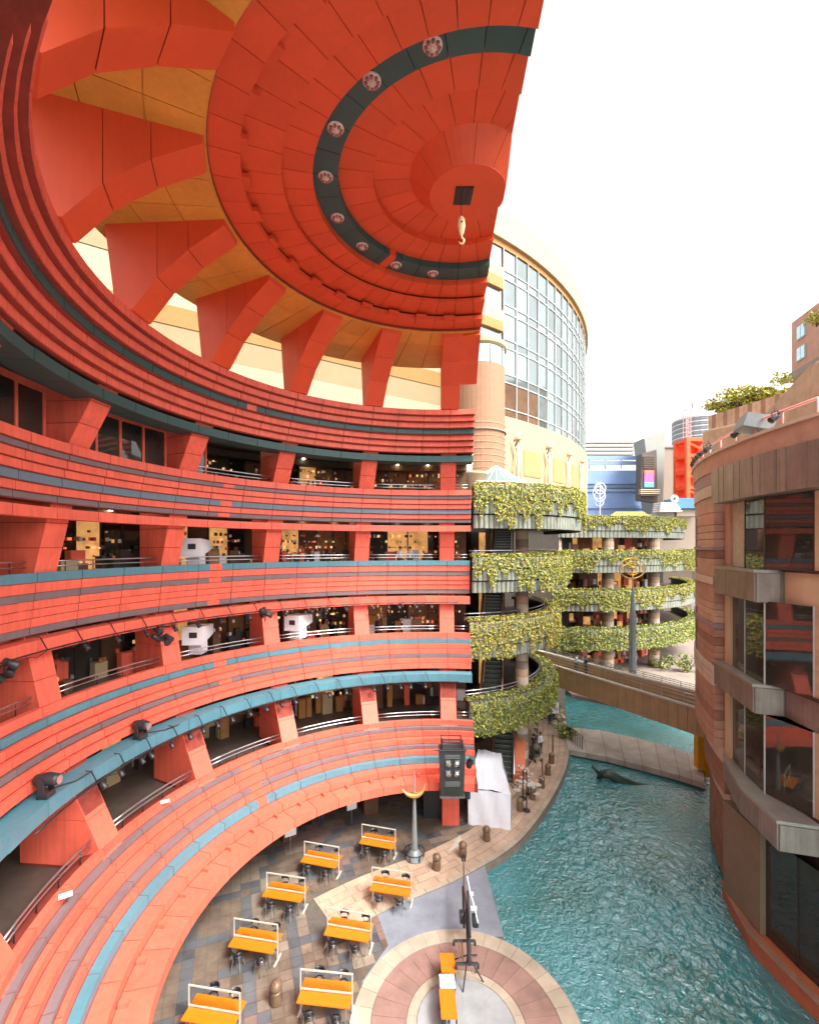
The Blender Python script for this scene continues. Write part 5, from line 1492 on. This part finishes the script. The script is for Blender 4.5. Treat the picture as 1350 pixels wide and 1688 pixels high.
# thin posts
for (px, py, h, lab) in [(894, 1290, 1.7, 'thin brown post behind the third waterside bollard'), (911, 1252, 1.9, 'tall thin brown post at the end of the bollard row')]:
    c = gp(px, py); t = thing('thin_post', lab, 'post', (c.x, c.y, .03)); b = MB(); b.tube([(0, 0, 0), (0, 0, h)], .05, STONEB, 6); b.lathe([(.16, 0), (.15, .05), (.05, .07)], 10, STONEB); b.build('post', t)
# globe lamp stands by the tent
for (px, py, lab, sc_) in [(868, 1320, 'tall white globe cluster stand nearest the promenade edge', 1), (862, 1300, 'white globe cluster stand behind the tall one', .8)]:
    c = gp(px, py + 18); t = thing('globe_stand', lab, 'lamp', (c.x, c.y, .03), 0, 'white globe stands')
    b = MB(); b.tube([(0, 0, 0), (0, 0, 2.6 * sc_)], .035, IRON, 6); b.lathe([(.25, 0), (.22, .08), (.05, .12)], 12, IRON); b.build('stem', t)
    for k in range(7):
        a = 2 * pi * k / 6; r = .42 if k < 6 else 0; zq = (1.5 + .5 * (k % 3)) * sc_ if k < 6 else 2.65 * sc_
        b = MB(); b.lathe([(.01, -.10), (.08, -.07), (.115, 0), (.08, .07), (.01, .10)], 10, mat('pale_pink_glass', (.50, .42, .37), .3, .1, 5), (r * cos(a), r * sin(a), zq)); b.tube([(0, 0, zq - .2), (r * cos(a), r * sin(a), zq - .1)], .015, IRON, 4); b.build('globe', t, smooth=True)
ft = thing('white_fountain_chairs', 'pale wire chairs and round table between white tent and promenade', 'seating', (gp(885, 1310).x - .6, gp(885, 1310).y, .03))
b = MB()
for k in range(4):
    a = k * pi / 2 + .4; x, y = .85 * cos(a), .85 * sin(a)
    b.tube([(x + .2 * cos(t), y + .2 * sin(t), .45) for t in [i * pi / 5 for i in range(10)]], .025, WHITEW, 4, closed=True); b.lathe([(.02, .44), (.19, .45), (.02, .46)], 10, WHITEW, (x, y, 0))
    for s in range(3): b.tube([(x + .16 * cos(s * 2.1), y + .16 * sin(s * 2.1), .44), (x + .2 * cos(s * 2.1), y + .2 * sin(s * 2.1), 0)], .015, WHITEW, 4)
    b.tube([(x * 1.2 + .2 * cos(a + t), y * 1.2 + .2 * sin(a + t), .8) for t in (-1.2, -.5, 0, .5, 1.2)], .02, WHITEW, 4)
b.build('chair', ft)
b = MB(); b.lathe([(.03, .7), (.45, .71), (.45, .74), (.03, .75)], 18, WHITEW); b.lathe([(.2, 0), (.04, .05), (.04, .7)], 10, IRON); b.build('table', ft)

# ---- crowd barrier grid at the footbridge
br = [gp(905, 1196), gp(920, 1210), gp(940, 1222), gp(960, 1238)]
cb = thing('grid_barrier', 'dark wire grid barrier at the plaza end of the footbridge', 'barrier', (br[0].x, br[0].y, .1))
for k, (p, q) in enumerate(zip(br, br[1:])):
    b = MB(); p, q = p - br[0], q - br[0]; p.z = q.z = 0
    for j in range(7): z = Vector((0, 0, .12 + j * .16)); b.tube([p + z, q + z], .018, IRON, 4)
    for j in range(6): u = p.lerp(q, j / 5); b.tube([(u.x, u.y, 0), (u.x, u.y, 1.12)], .028 if j in (0, 5) else .016, IRON, 4)
    b.build('grid_panel', cb)
# sign board and pot plants at the far bank
sb = thing('notice_stand', 'white notice board on a stand by the far promenade plants', 'sign', tuple(gp(921, 1200) + Vector((.3, 2, 0))))
b = MB(); b.box((0, 0, 1.15), (.75, .05, 1.1), PAPER); b.build('board', sb)
b = MB(); b.box((-.05, -.03, 1.32), (.3, .012, .3), IRON); 
for k in range(4): b.box((.1, -.03, .95 + k * .07), (.4, .012, .03), MARK)
b.build('print', sb)
b = MB(); 
for x in (-.3, .3): b.tube([(x, 0, 0), (x, 0, .65)], .03, STEEL, 5)
b.build('leg', sb)
for k, (px, py, s, lab) in enumerate([(912, 1176, 1.0, 'dark potted shrub below the left end of the brown bridge'), (936, 1212, .8, 'dark bush on the bank beside the notice board')]):
    c = gp(px, py + 6); t = shrub(lab, (c.x, c.y, .1), (1.1 * s, .9 * s, .9 * s), 420, 70 + k, 'bank shrubs', 'bank_shrub', 'shrub', (.1, .35, .5, .05), .24)
for k, (px, py) in enumerate([(1135, 1096), (1090, 1090)]):
    c = gp(px, py + 12); shrub(['dark shrub on the far quay beside the brick drum', 'thin dark shrub under the far hedge terrace'][k], (c.x, c.y, .0), (1.6, 1.2, 1.6), 380, 80 + k, 'far quay shrubs', 'bank_shrub', 'shrub', (.1, .3, .55, .05), .34)

# ---- camera crane
cbp = gp(768, 1590)
cr = thing('camera_crane', 'long black camera crane lying over the stage edge and grey apron', 'crane', (cbp.x, cbp.y, .03))
def cl(px, py, z): v = gp(px, py, z) - Vector((cbp.x, cbp.y, .03)); return v
b = MB(); b.tube([cl(774, 1590, 1.2), cl(772, 1548, 1.25), cl(769, 1500, 1.35)], [.075, .09, .07], IRON, 6); b.tube([cl(769, 1500, 1.35), cl(765, 1460, 1.4), cl(764, 1412, 1.35)], [.06, .045, .03], mat('brown_crane_boom', (.12, .07, .06), .5, .2, 4), 6); b.build('boom', cr)
b = MB(); b.tube([cl(775, 1545, 1.45), cl(771, 1470, 1.6)], .05, IRON, 5); b.tube([cl(765, 1530, 1.1), cl(763, 1462, 1.3)], .05, IRON, 5); b.build('boom_rail', cr)
b = MB(); b.tube([cl(770, 1445, 1.5), cl(776, 1475, 1.5), cl(782, 1496, 1.4), cl(788, 1522, 1.3)], .03, WHITEP, 5)
b.box(cl(777, 1474, 1.45), (.18, .1, .1), WHITEP); b.box(cl(781, 1498, 1.4), (.24, .1, .12), WHITEP); b.build('stay', cr)
for px in (762, 783):
    b = MB(); b.lathe([(.02, -.12), (.24, -.11), (.26, 0), (.24, .11), (.02, .12)], 14, IRON); o = b.build('counterweight', cr, tuple(cl(px, 1512 if px < 770 else 1518, 1.0))); o.rotation_euler = (0, R_(90), 0)
b = MB()
zq = .95
for py in (1552, 1590):
    p, q = cl(748 + (4 if py > 1560 else 0), py, zq), cl(783 + (5 if py > 1560 else 0), py, zq); b.tube([p, q], .06, IRON, 5)
    for u in (p, q): b.tube([u, (u.x, u.y, .75)], .05, IRON, 5)
for px in (756, 761): b.tube([cl(px, 1552, zq), cl(px + 2, 1590, zq)], .035, STONEB, 5)
b.build('carriage', cr)
b = MB(); c0 = cl(771, 1575, 1.1)
for px, py in ((763, 1637), (797, 1620), (750, 1582), (786, 1575)): b.tube([c0, cl(px, py, 0.02)], .028, IRON, 5)
b.build('tripod_leg', cr)
b = MB(); b.tube([cl(782 + 5 * sin(i), 1602 + 6 * cos(i * 1.7), .02) for i in range(9)], .02, IRON, 5); b.build('cable', cr)
b = MB(); b.box(tuple(cl(764, 1415, 1.3)), (.2, .25, .2), IRON); b.build('camera_head', cr)

# ---- hook block hung from the dome
hk = thing('crane_hook', 'pale gold crane hook hanging from the hatch in the dome', 'hook', (2.12, 15.9, Zr(10.80)))
hk.scale = (.72, .72, .72)
b = MB(); b.tube([(0, 0, .95), (0, 0, 2.02)], .018, IRON, 5); b.build('rope', hk)
b = MB(); b.lathe([(.05, -.48), (.14, -.36), (.23, 0), (.20, .32), (.08, .46)], 14, PALEGOLD); o = b.build('block', hk, (0, 0, .5), smooth=True); o.scale = (.85, .5, 1)
b = MB(); b.tube([(0, 0, .08), (.02, 0, -.08), (.13, 0, -.2), (.08, 0, -.36), (-.06, 0, -.36), (-.12, 0, -.25)], [.05, .055, .06, .055, .04, .02], PALEGOLD, 7); b.build('hook', hk, smooth=True)
b = MB(); b.lathe([(.02, -.02), (.05, 0), (.02, .02)], 8, IRON); o = b.build('pin', hk, (.0, -.13, .62)); o.rotation_euler = (R_(90), 0, 0)

# ================================================================== STAGE LIGHTING ON THE BALCONIES
def on_arc(r, phi, z): a = R_(phi); return Vector((CX - r * sin(a), CY + r * cos(a), Zr(z)))
SEEN = {}
def spot_label(beam_, phi):
    i = int((phi - A0) // 22.5); f = ((phi - A0) % 22.5) / 22.5
    bay = ['bay beside the terraces', 'second bay from the terraces', 'third bay from the terraces', 'fourth bay from the terraces'][min(i, 3)]
    pos = ['at the right pier', 'right of centre', 'near the centre', 'left of centre', 'at the left pier'][min(4, int(f * 5))]
    k = (beam_, bay, pos); SEEN[k] = SEEN.get(k, 0) + 1
    return 'black spotlight under %s beam, %s, %s' % (beam_, bay, pos) + ('' if SEEN[k] == 1 else ', second')
rg = random.Random(4)
for phi in [1, 5, 8.5, 12, 16, 22, 27, 31, 37, 43, 46, 52, 57, 62, 68, 74, 80]:
    p = on_arc(15.55, phi + rg.uniform(-.6, .6), -4.15); d = Vector((CX - p.x, CY - p.y, 0)).normalized()
    spotlight(spot_label('red', phi), p, (d.x + rg.uniform(-.3, .3), d.y, -.9), .62 + .1 * rg.random(), 'spotlights under the red beam')
for phi in [3, 6.5, 10, 13.5, 17, 25, 29, 33, 38, 41.5, 46, 50, 54, 58, 61, 65, 69, 73, 76, 80, 84]:
    p = on_arc(13.75, phi + rg.uniform(-.5, .5), -9.1); d = Vector((CX - p.x, CY - p.y, 0)).normalized()
    spotlight(spot_label('blue', phi), p, (d.x + rg.uniform(-.3, .3), d.y, -.9), .62 + .1 * rg.random(), 'spotlights under the blue beam')
for (px, py, Y, lab) in [(268, 1045, 22.5, 'cluster of black stage lamps on the pier at third floor left'), (6, 1105, 15.5, 'cluster of black stage lamps at the left frame edge'), (437, 1015, 27, 'cluster of black stage lamps beside the tilted white loudspeakers')]:
    p = at(px, py, Y); t = thing('lamp_cluster', lab, 'stage lights', tuple(p))
    for k in range(4):
        q = Vector((rg.uniform(-.3, .3), rg.uniform(-.2, .2), rg.uniform(-.35, .3)))
        o = place('lamp_can', SPM[0], t, q); o.rotation_euler = (R_(120), 0, rg.random() * 3)
    b = MB(); b.tube([(-.35, 0, .35), (.35, 0, .35)], .03, IRON, 5); b.tube([(0, 0, -.4), (0, 0, .4)], .03, IRON, 5); b.build('bracket', t)
# pipe rails and cables along the beams
for (nm, r, z, lab) in [('lighting_pipe', 15.55, -3.86, 'long dark lighting pipe along the red third floor beam'), ('lighting_pipe', 13.6, -8.75, 'long dark lighting pipe along the blue second floor beam')]:
    t = thing(nm, lab, 'pipe', (CX, CY, 0)); b = MB(); b.tube([(v.x - CX, v.y - CY, v.z) for v in [on_arc(r, a, z) for a in range(-6, 100, 3)]], .035, IRON, 5); b.build('pipe', t, smooth=True)
    b = MB(); rr = random.Random(9)
    for a in range(2, 92, 6):
        b.tube([(v.x - CX, v.y - CY, v.z) for v in [on_arc(r + .02, a, z), on_arc(r + .1, a + .8, z + .5), on_arc(r + .25, a + 1.2, z + .55)]], .022, IRON, 4)
        b.tube([(v.x - CX, v.y - CY, v.z) for v in [on_arc(r - .02, a, z), on_arc(r - .03, a + 2, z - .10 - .1 * rr.random()), on_arc(r - .02, a + 4, z)]], .014, IRON, 4)
    b.build('clamp', t)
# two moving head projectors on the blue beam
for px, py, lab in [(76, 1322, 'large black moving head projector on the blue beam at far left'), (232, 1228, 'large black moving head projector with lens on the blue beam, right one')]:
    Y = 16
    for _ in range(20):
        s = (px - 660) / 754.; q = (s * Y - CX) ** 2 + (Y - CY) ** 2
        Y = Y + (.05 if False else 0); break
    # hit the beam ring r=14.2
    s = (px - 660) / 754.; A_ = 1 + s * s; B_ = -2 * (s * CX + CY); C_ = CX ** 2 + CY ** 2 - 14.15 ** 2; Y = (-B_ + math.sqrt(B_ * B_ - 4 * A_ * C_)) / (2 * A_)
    p = Vector((s * Y, Y, Zr(-8.32))); a = math.atan2(CY - p.y, CX - p.x)
    t = thing('moving_head_projector', lab, 'projector', tuple(p), a); t.scale = (.82,) * 3
    b = MB(); b.box((0, 0, .12), (.42, .5, .24), GUN); b.build('base', t)
    for y_ in (-.3, .3): b = MB(); b.box((0, y_, .5), (.22, .08, .6), GUN); b.build('yoke_arm', t)
    b = MB(); b.tube([(-.45, 0, .62), (-.35, 0, .66), (.1, 0, .72), (.38, 0, .70), (.5, 0, .68)], [.15, .24, .27, .24, .2], GUN, 12); b.build('head', t, smooth=True)
    b = MB(); b.lathe([(.02, 0), (.17, .01), (.18, .04)], 12, LENS); o = b.build('lens', t, (.5, 0, .68)); o.rotation_euler = (0, R_(90), 0)
    b = MB(); b.tube([(-.2, .25, .1), (-.1, .6, .05), (.4, 1.2, .0), (.5, 2.2, -.05)], .03, IRON, 5); b.build('cable', t)
# tilted white loudspeakers / units in the galleries
for (px, py, phi, r, zz_, sx, lab, tilt) in [(332, 1043, 54.5, 16.9, -4.9, 1.7, 'white tilted projector housing in the third floor bay left of the other', .0), (495, 1024, 32.5, 16.9, -4.95, 1.7, 'white tilted projector housing in the third floor bay nearer the centre', .0), (325, 902, 54.5, 17.1, -.05, 1.5, 'white equipment cabinet with dark window on the upper gallery', 0)]:
    p = on_arc(r, phi, zz_); a = math.atan2(CY - p.y, CX - p.x)
    t = thing('projector_housing', lab, 'equipment', tuple(p), a - .9, 'white housings in the galleries')
    b = MB(); hx, hy, hz = sx / 2, .55, .5
    b.add([(-hx, -hy, -hz * .3), (hx, -hy, -hz), (hx, hy, -hz), (-hx, hy, -hz * .3), (-hx, -hy, hz * .8), (hx, -hy, hz * 1.0), (hx, hy, hz * 1.0), (-hx, hy, hz * .8)], [(0, 3, 2, 1), (4, 5, 6, 7), (0, 1, 5, 4), (1, 2, 6, 5), (2, 3, 7, 6), (3, 0, 4, 7)], WHITEP); b.build('cabinet', t)
    b = MB(); b.box((hx + .01, .05, .05), (.03, .42, .3), GUN); b.build('lens_window', t)
    b = MB(); b.box((.1, -hy - .005, .05), (.36, .02, .32), mat('grey_vent', (.45, .45, .44), .5, .1, 9)); b.build('vent', t)
    b = MB(); b.box((0, 0, -.75), (.9, .7, .7), WHITEP); b.build('stand', t)
# small paper signs on the parapet
for (px, py, r, z, lab) in [(108, 1477, 13.05, -11.08, 'white paper notice on the lowest parapet at left'), (272, 1322, 13.05, -11.08, 'white paper notice on the lowest parapet further along')]:
    c = gp(px, py, Zr(z)); t = tag(MB().box((0, 0, .012), (.36, .26, .02), PAPER).build('paper_notice', None, (c.x, c.y, Zr(z)), R_(35)), lab, 'notice', 'parapet notices')

# ================================================================== PEOPLE
SKINM = {}
def person(label, loc, rz, shirt, trousers, hair=(.02, .015, .012), h=1.66, pose='stand', group=None, skin=(.55, .33, .22)):
    me = bpy.data.meshes.new('person'); bm = bmesh.new()
    k = h / 1.7; V = {}
    st_ = .12 if pose == 'walk' else .0
    J = dict(pel=(0, 0, .93, .135, .11), wst=(0, 0, 1.10, .125, .095), chs=(0, -.01, 1.30, .155, .11), nek=(0, 0, 1.46, .055, .055), hd0=(0, -.02, 1.56, .085, .095), hd1=(0, -.01, 1.67, .07, .085),
             hl=(.09, 0, .88, .09, .09), kl=(.10, -st_, .49, .06, .065), al=(.10, st_ * .9, .09, .042, .045), tl=(.11, -.15 + st_ * .9, .035, .04, .03),
             hr=(-.09, 0, .88, .09, .09), kr=(-.10, st_ * .6, .49, .06, .065), ar=(-.10, -st_ * 1.1, .09, .042, .045), tr=(-.11, -.15 - st_ * 1.1, .035, .04, .03),
             sl=(.18, 0, 1.40, .06, .06), el=(.24, .03 - st_, 1.14, .042, .042), wl=(.22, -.12 - st_, .92, .03, .032), fl=(.21, -.16 - st_, .82, .03, .018),
             sr=(-.18, 0, 1.40, .06, .06), er=(-.24, .03 + st_, 1.14, .042, .042), wr=(-.22, -.10 + st_, .92, .03, .032), fr=(-.21, -.14 + st_, .82, .03, .018))
    if pose == 'push':
        for s, q in (('l', 1), ('r', -1)): J['e' + s] = (q * .22, -.12, 1.15, .042, .042); J['w' + s] = (q * .16, -.38, 1.08, .03, .032); J['f' + s] = (q * .14, -.46, 1.06, .03, .018)
    names = list(J)
    for n_ in names: x, y, z, _, _ = J[n_]; V[n_] = bm.verts.new((x * k, y * k, z * k))
    for a, b_ in [('pel', 'wst'), ('wst', 'chs'), ('chs', 'nek'), ('nek', 'hd0'), ('hd0', 'hd1'), ('pel', 'hl'), ('hl', 'kl'), ('kl', 'al'), ('al', 'tl'), ('pel', 'hr'), ('hr', 'kr'), ('kr', 'ar'), ('ar', 'tr'),
                  ('chs', 'sl'), ('sl', 'el'), ('el', 'wl'), ('wl', 'fl'), ('chs', 'sr'), ('sr', 'er'), ('er', 'wr'), ('wr', 'fr')]: bm.edges.new((V[a], V[b_]))
    bm.to_mesh(me); bm.free()
    o = bpy.data.objects.new('tmp', me); COL.objects.link(o)
    o.modifiers.new('s', 'SKIN'); o.modifiers.new('d', 'SUBSURF').levels = 1
    for i, n_ in enumerate(names):
        sv = me.skin_vertices[0].data[i]; sv.radius = (J[n_][3] * k, J[n_][4] * k); sv.use_root = (n_ == 'pel')
    dg = bpy.context.evaluated_depsgraph_get()
    nm = bpy.data.meshes.new_from_object(o.evaluated_get(dg)); bpy.data.objects.remove(o)
    nm.name = 'person'
    key = (shirt, trousers, skin)
    if key not in SKINM:
        SKINM[key] = mat('clothes_%d' % len(SKINM), shirt, .8, .12, 8, ramp=[(0, (.03, .03, .03)), (.035, trousers), (.47 * k, shirt), (.725 * k, skin)])
    nm.materials.clear(); nm.materials.append(SKINM[key])
    nm.polygons.foreach_set('use_smooth', [True] * len(nm.polygons))
    t = place('person', nm, None, loc, rz); tag(t, label, 'person', group)
    b = MB(); b.lathe([(.095 * k, 1.60 * k), (.112 * k, 1.66 * k), (.10 * k, 1.73 * k), (.05 * k, 1.775 * k), (.005, 1.785 * k)], 12, mat('black_hair', hair, .5, .2, 20)); b.build('hair', t, (0, .02 * k, 0), smooth=True)
    return t
bz = zt_ - .3 if False else H - 11.6
v1 = nl.lerp(nr, .24) + Vector((.55, .75, 0)); v2 = nl.lerp(nr, .31) + Vector((.55, .75, 0))
person('person in pale blue shirt crossing the brown bridge', (v1.x, v1.y, bz), 1.0, (.45, .55, .62), (.05, .06, .10), pose='walk')
person('person in black clothes crossing the brown bridge', (v2.x, v2.y, bz), 1.0, (.02, .02, .025), (.03, .03, .03), pose='walk')
c = gp(891, 1243); person('person in white shirt standing on the promenade near the striped column', (c.x, c.y, .03), .5, (.75, .75, .75), (.06, .06, .08))
c = gp(880, 1246); person('person in dark clothes bending over a stroller by the striped column', (c.x, c.y, .03), 2.6, (.05, .04, .05), (.04, .04, .05), pose='push')
c = gp(882, 1254); sr = thing('stroller', 'dark baby stroller with olive hood near the striped column', 'stroller', (c.x, c.y, .03), .3)
b = MB(); b.add([(-.25, -.3, .35), (.25, -.3, .35), (.25, .35, .45), (-.25, .35, .45), (-.25, -.35, .6), (.25, -.35, .6), (.25, .4, .95), (-.25, .4, .95)], [(0, 3, 2, 1), (0, 1, 5, 4), (1, 2, 6, 5), (2, 3, 7, 6), (3, 0, 4, 7)], mat('olive_fabric', (.14, .14, .09), .8, .2, 8)); b.build('seat', sr)
b = MB(); b.tube([(0, .05, .95), (0, -.15, 1.1), (0, -.4, 1.02)], [.26, .30, .22], mat('olive_fabric', (.14, .14, .09)), 10); b.build('hood', sr, smooth=True)
b = MB(); b.tube([(-.25, -.4, .1), (-.25, .4, .95), (.25, .4, .95), (.25, -.4, .1)], .02, IRON, 5); b.build('handle', sr)
for x, y in ((-.26, -.4), (.26, -.4), (-.26, .35), (.26, .35)):
    b = MB(); b.lathe([(.02, -.03), (.11, -.02), (.11, .02), (.02, .03)], 12, IRON); o = b.build('wheel', sr, (x, y, .11)); o.rotation_euler = (0, R_(90), 0)
    if y > 0: b = MB(); b.tube([(x, y, .11), (x * .9, y - .2, .45)], .02, IRON, 4); b.build('wheel_strut', sr)
c = gp(529, 1362); person('person in blue top standing in the shade under the ledge', (c.x, c.y, .0), .2, (.04, .12, .40), (.04, .05, .10))
for (phi, r, sh, lab) in [(8, 17.0, (.7, .7, .7), 'person in white seated look at the gallery railing, left of two'), (5.6, 17.0, (.75, .72, .7), 'person in pale top at the gallery railing, right of two')]:
    p = on_arc(r, phi, LEVELS['F3'][0] - .75); person(lab.replace(' seated look', ''), tuple(p), 0, sh, (.1, .1, .12))
p = at(783, 912, 34); person('person in white clothes on the terrace beside the end of the red balconies', (p.x, p.y, H - 1.75), 0, (.75, .75, .73), (.6, .6, .6))
for k, (px, py, lab) in enumerate([(907, 1190, 'person in dark clothes under the lowest hedge terrace by the notice board')]):
    c = gp(px, py + 4); person(lab, (c.x, c.y, 0), .6, (.05, .05, .06), (.05, .05, .08))

# notice boards under the ledge
for px, py, lab in [(580, 1341, 'small white notice board in the shade under the ledge, right one'), (479, 1387, 'small white notice board in the shade under the ledge, left one')]:
    c = gp(px, py + 18); t = thing('notice_board', lab, 'sign', (c.x, c.y, 0), .5); b = MB(); b.box((0, 0, 1.1), (.62, .04, .45), PAPER); b.build('board', t); b = MB(); b.tube([(0, .03, 0), (0, .03, 1.0)], .025, STEEL, 5); b.build('post', t)
print('panels', panels_made, 'planks', npl, 'tiles', ntile, 'bricks', cnt)
